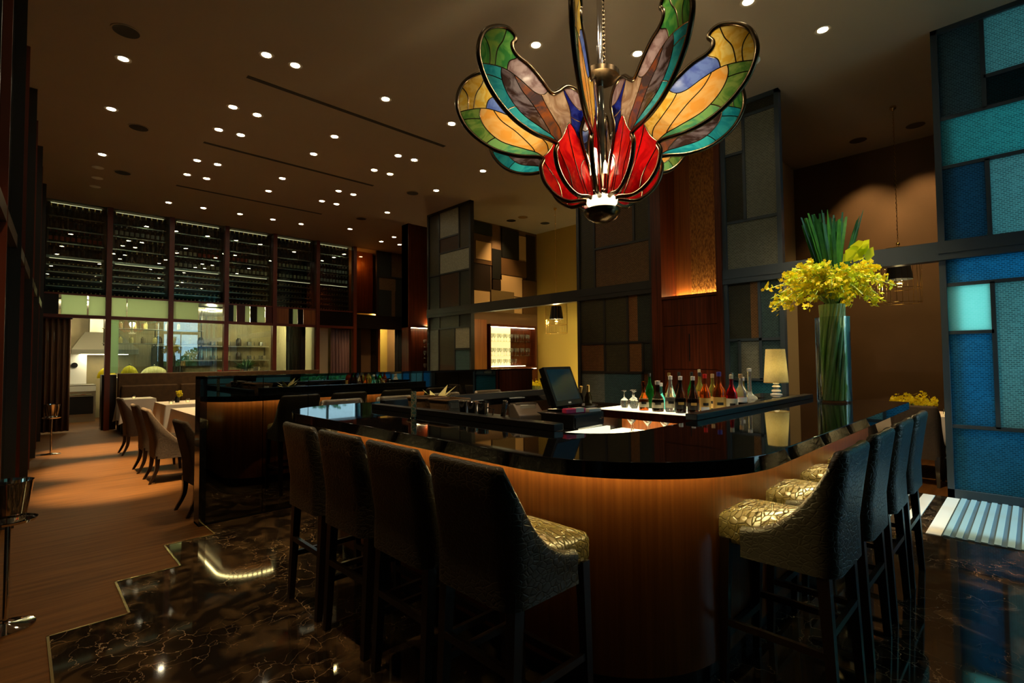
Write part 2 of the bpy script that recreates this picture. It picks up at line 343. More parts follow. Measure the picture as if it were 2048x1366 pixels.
for i in range(15):
    y0 = -2.6 + i * 1.15 + .045; y1 = y0 + 1.06
    if y1 > 14.5: break
    p = MB(); p.add([(lx(y0), y0, 2.58), (lx(y0) + .05, y0, 2.58), (lx(y1) + .05, y1, 2.58), (lx(y1), y1, 2.58), (lx(y0), y0, 2.70), (lx(y0) + .05, y0, 2.70), (lx(y1) + .05, y1, 2.70), (lx(y1), y1, 2.70)],
        [(0, 3, 2, 1), (4, 5, 6, 7), (0, 1, 5, 4), (1, 2, 6, 5), (2, 3, 7, 6), (3, 0, 4, 7)])
    part(p, 'wall_rail', 'rail_metal', W_left)
struct(Bx(10.45, 10.7, 0.6, 10.0, 0, CZ).build('wall_alcove_back', 'brown_wall'), 'brown painted back wall of the alcoves')
struct(Bx(7.2, 10.45, 0.50, 0.62, 0, CZ).build('wall_alcove_side', 'dark_frame'))
struct(Bx(7.6, 10.45, 3.06, 3.16, 0, CZ).build('wall_alcove_middle', 'cream_wall'), 'pale side wall of the right alcove')
struct(Bx(9.6, 9.75, 9.8, 19.0, 0, CZ).build('wall_corridor', 'brown_wall'))
# rear wall with frosted windows and a glazed entrance (behind the viewpoint, seen in reflections)
rw = MB(); rw.box(-0.8, 7.13, -3.45, -3.2, 4.4, CZ); rw.box(-0.8, 1.2, -3.45, -3.2, 0, 4.4); rw.box(1.2, 5.3, -3.45, -3.2, 0, 0.9); rw.box(5.3, 5.5, -3.45, -3.2, 0, 4.4)
rw.box(5.5, 7.13, -3.45, -3.2, 3.05, 3.2)
struct(rw.build('wall_rear', 'dark_lacquer'), 'dark wall behind the viewpoint with windows')
for i in range(4):
    x0 = 1.2 + i * 1.025
    w_ = struct(Bx(x0 + .03, x0 + .995, -3.36, -3.33, 0.9, 4.4).build('window_%d' % (i + 1), 'frosted'), 'frosted window pane')
    part(Bx(x0 - .03, x0 + .03, -3.42, -3.26, 0.9, 4.4), 'window_frame', 'dark_frame', w_)
    part(Bx(x0, x0 + 1.0, -3.40, -3.28, 3.0, 3.06), 'window_frame', 'dark_frame', w_)
w_ = struct(Bx(5.5, 7.1, -3.34, -3.33, 3.2, 4.4).build('window_5', 'clear_glass'), 'clear glass above the entrance')
d_ = struct(Bx(5.53, 6.3, -3.34, -3.33, 0.0, 3.05).build('door_1', 'clear_glass'), 'glass entrance door'); part(Bx(5.5, 5.53, -3.38, -3.28, 0, 3.05), 'door_frame', 'dark_frame', d_)
d_ = struct(Bx(6.33, 7.1, -3.34, -3.33, 0.0, 3.05).build('door_2', 'clear_glass'), 'glass entrance door'); part(Bx(6.3, 6.33, -3.38, -3.28, 0, 3.05), 'door_frame', 'dark_frame', d_)
struct(Bx(-30, 40, -40, -3.45, -0.2, -0.05).build('ground_outside', mat('bounce_paving', (0.68, 0.72, 0.70), 0.9)), 'unseen ground outside the entrance, made pale to bounce daylight')  # unseen ground, made pale so daylight bounces up to the ceiling
struct(Bx(7.4, 40, -3.45, 0.5, -0.2, -0.05).build('path_outside', mat('paving', (0.35, 0.37, 0.36), 0.8)), 'paving outside the blue glass screen')
hd = MB(); hd.box(0.5, 13, -9.2, -9.0, 0, 1.6)
for i in range(9000):
    x = random.uniform(0.5, 13); y = random.uniform(-9.0, -7.0); z = random.uniform(0, 1.9 + 0.6 * math.sin(x * 1.7)); a = Vector((random.gauss(0, 1), random.gauss(0, 1), random.gauss(0, 1))).normalized(); b = a.orthogonal().normalized()
    c = Vector((x, y, z)); hd.add([c - a * .12, c + b * .06, c + a * .12, c - b * .06], [(0, 1, 2, 3)])
h_ = hd.build('hedge_leaves', 'leaf_green'); h_['kind'] = 'stuff'; tag(h_, 'green hedge growing outside the glass entrance', 'hedge')
hd = MB()
for i in range(1000):   # unseen shrubs added behind the blue glass to shade it unevenly
    q = random.choice(((8.0, .05, .9), (7.9, -.5, 1.3), (8.2, -1.2, .8), (7.8, -.15, .55), (8.1, -2.2, 1.4)))
    v = Vector((random.gauss(0, .16), random.gauss(0, .16), 0)); z = random.uniform(0, q[2]); a = Vector((random.gauss(0, 1), random.gauss(0, 1), random.gauss(0, 1))).normalized(); b = a.orthogonal().normalized()
    c = Vector((max(7.35, q[0] + v.x), min(.33, q[1] + v.y), z)); hd.add([c - a * .10, c + b * .05, c + a * .10, c - b * .05], [(0, 1, 2, 3)])
h_ = hd.build('shading_shrub_leaves', 'leaf_green'); h_['kind'] = 'stuff'; tag(h_, 'unseen leafy shrubs added outside to shade the blue glass screen', 'shrubs')

# ================================================================== SCREENS on the right (X = 7.13)
def screen(name, label, y0, y1, panes, bars, frame='dark_frame', ztop=CZ, bottom=0.10, posts=True):
    """panes: (ya, yb, za, zb, material); bars: (ya, yb, za, zb) thin muntins"""
    cy = (y0 + y1) / 2; t = thing(name, label, 'glass screen', (XW, cy, 0))
    f = MB(); pw = 0.035
    f.box(-.05, .05, y0 - cy, y0 - cy + pw * 1.6, 0, ztop); f.box(-.05, .05, y1 - cy - pw * 1.6, y1 - cy, 0, ztop)
    f.box(-.05, .05, y0 - cy, y1 - cy, ztop - .05, ztop); f.box(-.05, .05, y0 - cy, y1 - cy, 0, bottom)
    part(f, 'frame', frame, t)
    part(MB().box(-.07, .07, y0 - cy, y1 - cy, 2.53, 2.73).box(-.078, .078, y0 - cy, y1 - cy, 2.60, 2.615), 'cross_rail', frame, t)
    for (a, b, c, d, m) in panes:
        part(MB().box(-.012, .012, a - cy, b - cy, c, d), 'pane', 'pane_' + m, t)
    for (a, b, c, d) in bars:
        part(MB().box(-.03, .03, a - cy, b - cy, c, d), 'muntin', frame, t)
    return t
def vb(y, z0, z1, w=.018): return (y - w, y + w, z0, z1)
def hb(z, y0, y1, w=.018): return (y0, y1, z - w, z + w)
U0, U1, L0, L1 = 2.73, 5.0, 0.10, 2.53
screen('glass_screen', 'tall grid screen of muted brown and cream panes beside the open wine glass shelves', 8.57, 10.23,
    [(9.77, 10.2, 3.53, U1, 'olive'), (9.77, 10.2, U0, 3.53, 'smoke'), (9.01, 9.77, 4.38, U1, 'cream'), (8.6, 9.01, 4.04, U1, 'olive'), (9.01, 9.77, 4.03, 4.38, 'brown'), (8.6, 9.77, 3.53, 4.03, 'cream'),
     (9.01, 9.77, U0, 3.53, 'brown'), (8.6, 9.01, U0, 3.53, 'smoke'), (9.77, 10.2, 2.25, L1, 'smoke'), (9.03, 9.77, 2.25, L1, 'olive'), (8.6, 9.03, 2.25, L1, 'smoke'), (9.8, 10.2, L0, 2.25, 'grey'),
     (9.19, 9.8, 1.4, 2.25, 'olive'), (9.19, 9.8, L0, 1.4, 'brown'), (8.6, 9.19, 1.76, 2.25, 'cream'), (8.6, 9.19, L0, 1.76, 'teal')],
    [vb(9.77, U0, U1), vb(9.01, 4.04, U1), vb(9.01, U0, 3.53), hb(3.53, 8.6, 10.2), hb(4.03, 8.6, 9.77), hb(4.38, 9.01, 9.77), vb(9.77, 2.25, L1), vb(9.03, 2.25, L1), hb(2.25, 8.6, 10.2), vb(9.8, L0, 2.25), vb(9.19, L0, 2.25), hb(1.76, 8.6, 9.19)])
screen('glass_screen', 'tall grid screen of tan and smoky panes behind the register monitor', 4.12, 5.62,
    [(5.25, 5.58, U0, U1, 'olive'), (4.46, 5.25, 3.40, U1, 'tan'), (4.15, 4.46, 3.40, U1, 'olive'), (4.15, 5.25, U0, 3.40, 'tan'),
     (5.06, 5.58, 1.77, L1, 'olive'), (4.6, 5.06, 1.77, L1, 'olive'), (4.42, 4.6, 1.77, L1, 'orange'), (4.15, 4.42, 1.77, L1, 'smoke'),
     (5.06, 5.58, 1.28, 1.77, 'orange'), (4.6, 5.06, 1.28, 1.77, 'olive'), (4.33, 4.6, 1.28, 1.77, 'orange'), (4.15, 4.33, 1.28, 1.77, 'smoke'),
     (5.08, 5.58, 0.75, 1.28, 'grey'), (4.37, 5.08, 0.75, 1.28, 'teal'), (4.15, 4.37, 0.75, 1.28, 'orange'), (4.15, 5.58, L0, 0.75, 'olive')],
    [vb(5.25, U0, U1), vb(4.46, 3.40, U1), hb(3.40, 4.15, 5.25), vb(5.06, 1.28, L1), vb(4.6, 1.28, L1), vb(4.33, 1.28, 1.77), hb(1.77, 4.15, 5.58), hb(1.28, 4.15, 5.58), hb(.75, 4.15, 5.58), vb(4.34, L0, 1.28)])
screen('glass_screen', 'tall grid screen of grey green panes behind the table lamp', 2.23, 3.01,
    [(2.26, 2.98, 4.84, U1, 'smoke'), (2.70, 2.98, 4.35, 4.84, 'cream'), (2.70, 2.98, 3.39, 4.35, 'smoke'), (2.26, 2.70, 3.39, 4.84, 'grey'), (2.26, 2.98, U0, 3.39, 'grey'),
     (2.66, 2.98, 1.75, L1, 'smoke'), (2.54, 2.66, 1.75, L1, 'tan'), (2.26, 2.54, 1.75, L1, 'slate'), (2.82, 2.98, 1.21, 1.75, 'slate'), (2.54, 2.82, 1.21, 1.75, 'grey'), (2.26, 2.54, 1.21, 1.75, 'slate'), (2.26, 2.98, L0, 1.21, 'blue2')],
    [hb(4.84, 2.26, 2.98), vb(2.70, 3.39, 4.84), hb(4.35, 2.70, 2.98), hb(3.39, 2.26, 2.98), vb(2.54, 1.21, L1), hb(1.75, 2.26, 2.98), vb(2.82, 1.21, 1.75), hb(1.21, 2.26, 2.98)], 'blue_frame')
pd = []; bd = []
for k in range(4):
    s = -0.93 * k; j = k % 2
    y1 = 0.63 + s; ym = 0.27 + s; y0 = max(-0.30 + s, -3.15)
    if y0 < -3.1: y0 = -3.12
    pd += [(ym, y1, 4.06, U1, 'slate'), (y0, ym, 4.39, U1, 'sea'), (y0, ym, 4.06, 4.39, 'deep'), (y0, y1, 3.53, 4.06, 'cyan'), (ym, y1, U0, 3.53, 'blue1'), (y0, ym, U0, 3.53, 'sea'),
           (y0, y1, 2.26, L1, 'blue2'), (ym, y1, 1.75, 2.26, 'aqua'), (ym, y1, 0.76, 1.75, 'blue2'), (y0, ym, 0.76, 2.26, 'sea'), (y0, y1, L0, 0.76, 'blue2')]
    bd += [vb(ym, 4.06, U1), hb(4.39, y0, ym), hb(4.06, y0, y1), hb(3.53, y0, y1), vb(ym, U0, 3.53), hb(2.26, y0, y1), hb(1.75, ym, y1), vb(ym, .76, 2.26), hb(.76, y0, y1)]
    if k: bd += [vb(y1, L0, U1, .03)]
screen('glass_screen', 'tall screen of blue and aqua patterned glass glowing with daylight beside the entrance mat', -3.18, 0.68, pd, bd, 'blue_frame')
# beams over the two alcove openings
struct(Bx(XW - .07, XW + .07, 5.62, 8.57, 2.53, 2.73).build('trim_5', 'dark_frame'), 'dark cross beam over the left alcove opening')
struct(Bx(XW - .07, XW + .07, 0.68, 2.23, 2.53, 2.73).build('trim_6', 'blue_frame'), 'blue grey cross beam over the right alcove opening')
# wooden column with a lit niche
t = thing('niche_cabinet', 'tall reddish wood cabinet column with a glowing niche above two doors', 'cabinet', (XW, 3.56, 0))
CT = CZ - .035
b = MB(); b.box(-.10, .45, .38, .55, 0, CT).box(-.10, .45, -.55, -.47, 0, CT).box(.42, .45, -.47, .38, 0, CT).box(-.10, .45, -.47, .38, 2.40, 2.44).box(-.10, .45, -.47, .38, 4.9, CT)
part(b, 'carcass', 'red_wood', t)
part(MB().box(.36, .42, -.47, 0.12, 2.44, 4.9), 'bead_panel', mat('gold_bead', (0.50, 0.22, 0.05), 0.30, metal=0.6, col2=(0.2, 0.08, 0.02), scale=60, stretch=(1, 1, .35), bump=0.9), t)
part(MB().box(.36, .42, .12, .38, 2.44, 4.9), 'niche_panel', 'orange_wood', t)
part(MB().box(.28, .34, -.44, .36, 2.44, 2.452), 'light_strip', 'led_niche', t)
for (z0, z1) in ((0.10, 1.335), (1.345, 1.985), (1.995, 2.395)):
    d_ = part(MB().box(-.075, -.055, -.465, .375, z0, z1), 'door', 'red_wood', t)
    if z0 > 1.3 and z0 < 1.9: part(MB().box(-.082, -.074, -.05, -.035, 1.46, 1.86), 'handle', 'black_plastic', d_)

# ================================================================== ALCOVES
# patchwork wall of the left alcove (Y = 9.7)
aw = struct(Bx(7.2, 10.45, 9.72, 9.8, 0, CZ).build('wall_alcove_end', 'brown_wall'), 'end wall of the left alcove')
pk = [(8.05, 8.75, 4.7, 5.02, 'slate'), (8.05, 8.72, 3.94, 4.7, 'brown'), (8.15, 8.68, 4.05, 4.52, 'tan'), (8.05, 8.68, 3.28, 3.94, 'smoke'), (8.05, 8.64, 2.75, 3.26, 'tan'), (9.06, 9.7, 4.2, 5.0, 'deep'), (9.7, 10.0, 4.1, 4.9, 'tan'),
      (8.72, 9.06, 3.6, 4.4, 'deep'), (9.02, 9.98, 3.75, 4.2, 'brown'), (10.0, 10.38, 3.7, 4.98, 'smoke'), (9.0, 9.82, 3.2, 3.75, 'tan'), (8.66, 9.5, 2.75, 3.32, 'olive'), (9.5, 9.82, 2.75, 3.2, 'tan'), (9.84, 10.38, 2.75, 3.7, 'brown'), (8.72, 9.02, 3.32, 3.6, 'smoke')]
for i, (a, c, z0, z1, m) in enumerate(pk):
    part(MB().box(a + .008, c - .008, 9.69 - 0.012 * (i % 3), 9.725, z0 + .008, z1 - .008), 'panel', 'panel_' + m if 'panel_' + m in MATS else mat('panel_' + m, {'slate': (.010, .016, .014), 'brown': (.085, .042, .016), 'tan': (.46, .29, .13), 'smoke': (.016, .009, .006), 'deep': (.008, .008, .007), 'olive': (.13, .085, .035)}[m], .35), aw)
struct(Bx(7.3, 8.45, 9.60, 9.72, 0, 2.52).build('trim_7', 'orange_wood'), 'orange wood pier beside the wine glass shelves')
struct(Bx(10.43, 10.45, 3.2, 9.7, 0, CZ).build('trim_8', 'yellow_wall'), 'warm yellow back wall of the left alcove')
# wine glass cabinet
def wineglass(name='wine_glass'):
    m = MB(); m.lathe([(.032, 0), (.030, .004), (.006, .010), (.005, .085), (.014, .095), (.034, .12), (.040, .15), (.034, .20), (.032, .20), (.037, .15), (.031, .122), (.010, .10), (.001, .098)], 10)
    return m
t = thing('wine_glass_cabinet', 'backlit wooden cabinet holding rows of wine glasses in the left alcove', 'cabinet', (9.35, 9.55, 0))
b = MB(); b.box(-.85, .85, -.05, .17, .85, 1.29).box(-.85, .85, -.02, .15, 1.29, 1.32).box(-.85, .85, -.02, .15, 2.36, 2.42).box(.80, .85, -.02, .15, 1.3, 2.4).box(-.85, -.82, -.02, .15, 1.3, 2.4)
part(b, 'carcass', 'red_wood', t)
part(MB().box(-.82, -.0, .13, .145, 1.32, 2.36), 'back_panel', mat('cab_glow', (0.85, 0.75, 0.42), 0.5, emis=(1.0, 0.85, 0.38), es=0.9), t)
part(MB().box(0, .80, .13, .145, 1.32, 2.36), 'back_panel', 'red_wood', t)
for z in (1.60, 1.97): part(MB().box(-.82, .80, -.01, .13, z, z + .012), 'shelf', 'clear_glass', t)
part(MB().box(-.82, .80, .0, .02, 2.345, 2.357), 'light_strip', 'led_white', t)
part(MB().box(-.80, .45, .02, .03, 1.33, 1.345), 'light_strip', 'led_white', t)
part(MB().box(-.82, .80, -.058, -.05, 1.262, 1.272), 'light_strip', 'led_white', t)
wg = None
for r, z in enumerate((1.325, 1.613, 1.983)):
    for i in range(14 if r else 9):
        x = 8.62 + i * .105; lab = '%s stemmed wine glass from the left on the %s shelf of the backlit cabinet' % (ORD[i], ('lowest', 'middle', 'top')[r]); g = 'wine glasses on the %s cabinet shelf' % ('lowest', 'middle', 'top')[r]
        o = bpy.data.objects.new('wine_glass', wg) if wg else wineglass().build('wine_glass', mat('bar_glass', (0.95, 0.97, 0.9), 0.03, trans=0.9, ior=1.3), smooth=50)
        if wg: COL.objects.link(o)
        wg = o.data; o.location = (x, 9.60 + .02 * (i % 2), z + .001); tag(o, lab, 'wine glass', g)
# ================================================================== WINE WALL, KITCHEN AND CORRIDOR at the far end
MX = [0.29, 1.42, 2.61, 3.82, 5.02, 6.23, 7.39]
for i, x in enumerate(MX):
    struct(Bx(x - .05, x + .05, YW - .08, YW + .08, 0, CZ).build('trim_%d' % (20 + i), 'mullion_wood'), 'reddish wood mullion of the wine wall')
tr = MB().box(0.24, 7.44, YW - .06, YW + .06, 2.50, 2.57).box(0.24, 7.44, YW - .03, YW + .05, 3.0, 3.04)
struct(tr.build('trim_30', 'mullion_wood'), 'reddish wood transom under the wine racks')
struct(Bx(0.2, 10.0, 15.35, 15.5, 3.0, CZ).build('wall_cellar_back', mat('cellar', (0.05, 0.045, 0.03), 0.6)), 'dark back wall of the wine cellar')
struct(Bx(0.2, 9.6, YW - .0, 15.5, 3.0, 3.03).build('floor_cellar', 'dark_wood'))
struct(Bx(0.1, 0.24, YW - .1, 19, 0, CZ).build('wall_far_left', 'dark_lacquer'))
for i in range(6):
    a, b = MX[i] + .05, MX[i + 1] - .05
    w_ = struct(Bx(a, b, YW - .006, YW + .006, 3.04, CZ).build('window_%d' % (10 + i), 'wine_glass_pane'), 'glass pane in front of a wine rack bay')
    if i in (1, 2, 3, 4): struct(Bx(a, b, YW - .006, YW + .006, 1.27, 2.5).build('window_%d' % (20 + i), 'wine_glass_pane'), 'glass pane looking into the kitchen')
# transom panels; pale and dark strips paint in reflections of the room
for k, (a, b, m) in enumerate([(0.34, 0.58, 'curtain_dark'), (0.62, 1.05, 'pale_reflection'), (1.08, 1.37, 'pale_reflection'), (1.47, 1.75, 'pale_reflection'), (1.77, 2.56, 'pale_reflection'), (2.66, 3.20, 'pale_reflection'), (3.22, 3.77, 'wine_glass_pane'),
                             (3.87, 4.0, 'dark_lacquer'), (4.0, 4.07, 'pale_reflection'), (4.08, 4.28, 'red_wood'), (4.28, 4.40, 'pale_reflection'), (4.41, 4.58, 'dark_lacquer'), (4.58, 4.78, 'pale_reflection'), (4.8, 4.97, 'red_wood'),
                             (5.07, 5.42, 'orange_wood'), (5.42, 5.53, 'dark_lacquer'), (5.53, 5.66, 'pale_reflection'), (5.67, 5.82, 'dark_lacquer'), (5.83, 6.18, 'orange_wood'), (6.28, 7.34, 'dark_lacquer')]):
    struct(Bx(a, b, YW - .012, YW + .012, 2.57, 3.0).build('trim_%d' % (40 + k), m), 'transom panel under the wine racks')
struct(Bx(1.44, 1.62, YW + .02, YW + .05, 1.28, 2.5).build('trim_60', 'pale_reflection'), 'pale strip painted as a reflection beside the kitchen window')  # a reflection put in as a pale strip
# wine racks: one thing per bay, bottles on top of that
upr = [3.86, 4.16, 4.46, 4.74]
lyz = [3.05 + .155 * k for k in range(5)]
def winebottle(label, foil, glass='wine_dark'):
    m = MB(); m.lathe([(.036, 0), (.037, .01), (.037, .06)], 10, mi=0); m.lathe([(.0375, .06), (.0375, .15)], 10, mi=1); m.lathe([(.037, .15), (.037, .19), (.030, .215), (.014, .235)], 10, mi=0); m.lathe([(.0145, .225), (.014, .29), (.0, .291)], 10, mi=2)
    return m.mesh('wine_bottle', [glass, label, foil], 40)
BM = {'cream': winebottle('label_cream', 'label_black'), 'red': winebottle('label_red', 'foil_red'), 'dark': winebottle('label_black', 'foil_gold'), 'white': winebottle('cap_white', 'cap_white')}
lying = MB(); lying.lathe([(.037, 0), (.037, .19), (.014, .235), (.014, .285)], 8, mi=0, M=Matrix.Rotation(PI / 2, 4, 'X')); lying.lathe([(.0145, .26), (.0145, .292), (0, .293)], 8, mi=1, M=Matrix.Rotation(PI / 2, 4, 'X'))
lyme = lying.mesh('wine_bottle', ['wine_dark', 'foil_gold'], 40)
rowname = ('lowest', 'second', 'third', 'top'); bayname = ('curtain', 'kitchen doorway', 'pale reflection strip', 'middle', 'mauve curtain', 'amber glass')
bays = ('first bay beside the dark left wall', 'second bay', 'third bay', 'fourth bay', 'fifth bay', 'last bay beside the amber glass')
kinds = [['dark', 'red', 'dark', 'dark'], ['dark', 'dark', 'white', 'dark'], ['cream', 'cream', 'dark', 'dark'], ['cream', 'cream', 'dark', 'dark'], ['cream', 'cream', 'dark', 'dark'], ['white', 'white', 'dark', 'dark']]
rest = MB()
for i in range(6):
    a, b = MX[i] + .08, MX[i + 1] - .08
    t = thing('wine_rack', 'tall wine rack, %s from the left behind the far glass wall' % ORD[i], 'wine rack', ((a + b) / 2, 14.95, 3.031), group='wine racks behind the far glass wall'); h = (b - a) / 2
    part(MB().box(-h, -h + .03, -.15, .2, 0, 2.0).box(h - .03, h, -.15, .2, 0, 2.0), 'upright', 'dark_frame', t)
    for z in lyz + [3.83] + [u for u in upr]: part(MB().box(-h, h, -.16, .2, z - .018 - 3.031, z - .006 - 3.031).box(-h, h, -.165, -.155, z - .02 - 3.031, z + .004 - 3.031, 1), 'shelf', ['dark_frame', 'steel'], t)
    part(MB().box(-h + .05, h - .05, -.152, -.142, .772, .780), 'light_strip', 'rack_fill_glow', t); part(MB().box(-h + .05, h - .05, -.152, -.142, 1.985, 1.993), 'light_strip', 'rack_fill_glow', t)  # glow strips added to brighten the bottles
    for r, z in enumerate(upr):
        kd = kinds[i][r]; n = 10
        if r == 3 : n = 9
        for j in range(n):
            x = a + .06 + (b - a - .12) * j / (n - 1); kk = kd
            if i in (2, 3) and r == 1: kk = 'red' if (i == 2 and j > 4) or (i == 3 and j < 5) else 'cream'
            o = bpy.data.objects.new('wine_bottle', BM[kk]); COL.objects.link(o); o.location = (x, 14.86 + random.uniform(-.01, .01), z - .005); o.rotation_euler = (0, 0, random.uniform(0, 6))
            nm = {'cream': 'dark wine bottle with cream label', 'red': 'dark wine bottle with red label', 'dark': 'dark wine bottle with black label', 'white': 'wine bottle with white label'}[kk]
            tag(o, '%s %s from the left, %s upright shelf, %s rack bay' % (ORD[j], nm, rowname[r], ORD[i]), 'wine bottle', 'upright wine bottles on the %s shelf, %s' % (rowname[r], bays[i]))
    for r, z in enumerate(lyz):
        for j in range(12):
            x = a + .05 + (b - a - .1) * j / 11
            if i == 4:
                o = bpy.data.objects.new('wine_bottle', lyme); COL.objects.link(o); o.location = (x, 15.08, z + .034)
                tag(o, '%s lying wine bottle from the left, %s lying row, fifth rack bay' % (ORD[j], ('lowest', 'second', 'third', 'fourth', 'topmost')[r]), 'wine bottle', 'lying wine bottles in the fifth bay, %s row' % ('lowest', 'second', 'third', 'fourth', 'topmost')[r])
            else:
                M_ = Matrix.Translation((x, 15.08, z + .034)) @ Matrix.Rotation(PI / 2, 4, 'X')
                rest.lathe([(.037, 0), (.037, .19), (.014, .235), (.014, .26)], 7, mi=0, M=M_); rest.lathe([(.0145, .26), (.0145, .292), (0, .293)], 7, mi=1, M=M_)
o = rest.build('lying_wine_bottles', ['wine_dark', 'foil_gold'], smooth=40); o['kind'] = 'stuff'; tag(o, 'many more wine bottles lying neck outward on the lower racks', 'wine bottles')

# kitchen behind the lower glass
struct(Bx(0.24, 9.6, 18.2, 18.4, 0, 3.0).build('wall_kitchen_back', 'kitchen_wall'), 'pale tiled back wall of the kitchen')
struct(Bx(0.2, 9.6, 15.5, 18.4, 2.98, 3.05).build('ceiling_kitchen', 'white_paint'), 'white kitchen ceiling')
struct(Bx(6.25, 6.33, YW + .1, 18.2, 0, 3.0).build('wall_kitchen_right', 'cream_wall'))
struct(Bx(1.34, 1.60, YW + .06, 15.0, 0, 1.24).build('wall_pier', 'dark_wood'), 'dark pier at the kitchen doorway')
for k, (x, y) in enumerate([(1.1, 16.2), (2.17, 16.0), (2.75, 16.0), (3.9, 16.3), (4.9, 16.0), (5.5, 17)]):
    t = thing('kitchen_light', ('round ceiling light over the kitchen doorway', 'ceiling light above the yellow domes', 'ceiling light above the pale dome', 'ceiling light in the middle of the kitchen', 'ceiling light above the red box', 'rearmost ceiling light in the kitchen')[k], 'ceiling light', (x, y, 2.95), group='kitchen ceiling lights')
    part(MB().lathe([(.10, 0), (.11, .03)], 16), 'housing', 'white_paint', t, 40); part(MB().lathe([(.085, -.004), (.085, .0)], 16), 'diffuser', 'led_white', t)
    lamp('kitchen_glow', 'POINT', (0, 0, -.22), 62, (1.0, 0.84, 0.46), t, 0.09)
t = thing('kitchen_counter', 'long steel kitchen counter behind the glass', 'counter', (3.8, 16.2, 0))
part(Bx(-2.2, 2.4, -.3, .4, 1.08, 1.14), 'worktop', 'steel_kitchen', t); part(Bx(-2.2, 2.4, -.25, .4, 0, 1.08), 'body', 'steel_kitchen', t)
t = thing('range_hood', 'steel range hood hanging over the kitchen range', 'range hood', (1.45, 17.6, 1.75))
m = MB(); m.loft([[(-.5, -.45, 0), (.9, -.45, 0), (.9, .5, 0), (-.5, .5, 0)], [(-.5, -.45, .12), (.9, -.45, .12), (.9, .5, .12), (-.5, .5, .12)], [(-.2, .1, .6), (.5, .1, .6), (.5, .5, .6), (-.2, .5, .6)]]); part(m, 'canopy', 'steel_kitchen', t)
part(Bx(-.1, .4, .2, .5, .6, 1.2), 'duct', 'steel_kitchen', t); part(Bx(-.3, .7, -.2, .2, -.012, -.001), 'light_strip', 'led_white', t)
t = thing('stainless_oven', 'stainless steel oven seen through the kitchen doorway', 'oven', (1.05, 17.5, 0))
part(Bx(-.35, .4, -.35, .4, 0, .95), 'body', 'steel_kitchen', t); d_ = part(Bx(-.3, .35, -.38, -.35, .2, .65), 'door', 'black_plastic', t); part(MB().tube([(-.25, -.41, .7), (.3, -.41, .7)], .012), 'handle', 'chrome', d_)
part(Bx(-.35, .4, -.36, -.34, .78, .92), 'control_panel', 'white_paint', t)
t = thing('wall_oven', 'white upright oven cabinet beside the kitchen doorway', 'oven', (0.95, 18.0, .96)); part(Bx(-.15, .35, -.2, .15, 0, .85), 'body', 'white_gloss', t); part(MB().lathe([(.07, 0), (.07, .02)], 16, M=Matrix.Translation((.1, -.2, .5)) @ Matrix.Rotation(PI / 2, 4, 'X')), 'dial', 'black_plastic', t)
for k, (x, r, h, m, lb) in enumerate([(1.55, .19, .26, 'petal_yellow', 'bright yellow dome half hidden by the doorway pier'), (2.0, .19, .30, 'petal_yellow', 'bright yellow dome on the kitchen pass'), (2.52, .31, .28, 'leaf_cream', 'wide pale dome on the kitchen pass')]):
    t = thing('dome_cover', lb, 'dome', (x, 15.95 + .0 * k, 1.14)); part(MB().lathe([(r * math.cos(a), h * math.sin(a)) for a in [PI / 2 * i / 8 for i in range(9)]], 20), 'shell', m, t, 40); part(MB().sphere((0, 0, h + .02), .025), 'knob', 'steel', t, 60)
t = thing('hanging_shelf', 'hanging steel shelf of jars over the kitchen pass', 'shelf', (2.5, 16.4, 2.0))
part(Bx(-1.0, 1.2, -.15, .15, 0, .02), 'board', 'steel_kitchen', t); part(Bx(-1.0, 1.2, -.15, .15, .38, .40), 'board', 'steel_kitchen', t)
for x in (-.98, .1, 1.18): part(MB().tube([(x, 0, -.05), (x, 0, .98)], .012), 'rod', 'dark_frame', t)
jar = MB().lathe([(.045, 0), (.05, .02), (.05, .13), (.03, .15), (.03, .17)], 12)
jm = jar.mesh('jar', mat('jar_glass', (0.75, 0.66, 0.30), 0.1, trans=0.6), 40); jd = jar.mesh('jar', mat('jar_dark', (0.12, 0.09, 0.05), 0.2), 40)
for k in range(16):
    o = bpy.data.objects.new('jar', jm if k % 3 else jd); COL.objects.link(o); o.location = (1.62 + (k % 8) * .25 + random.uniform(-.04, .04), 16.4, 2.021 + (.38 if k > 7 else 0))
    tag(o, '%s glass jar from the left on the %s board of the hanging kitchen shelf' % (ORD[k % 8], 'upper' if k > 7 else 'lower'), 'jar', 'jars on the %s board of the hanging kitchen shelf' % ('upper' if k > 7 else 'lower'))
t = thing('red_crate', 'red box on the kitchen counter near the glass', 'box', (4.3, 16.05, 1.14)); part(Bx(-.25, .25, -.12, .12, 0, .12), 'body', 'red_thing', t, bevel=.01); part(Bx(-.26, .26, -.13, .13, .12, .14), 'rim', 'red_thing', t)
for k, (x, r, h) in enumerate([(4.75, .12, .16), (5.05, .09, .22), (5.35, .13, .12)]):
    t = thing('cooking_pot', ('wide steel pot beside the red box', 'tall steel pot on the kitchen counter', 'low steel pot at the end of the kitchen counter')[k], 'pot', (x, 16.1, 1.14)); part(MB().lathe([(r, 0), (r, h), (r * .93, h), (r * .93, .02), (0, .02)], 16), 'body', 'steel', t, 40); part(MB().tube([(r, 0, h * .7), (r + .05, 0, h * .75), (r, 0, h * .8)], .008), 'handle', 'steel', t)
t = thing('palm_plant', 'bushy dark houseplant on the kitchen counter', 'plant', (5.0, 16.9, 1.14)); part(MB().lathe([(.08, 0), (.11, .15), (.10, .15), (.08, .02)], 12), 'pot', 'curtain_brown', t, 40)
m = MB()
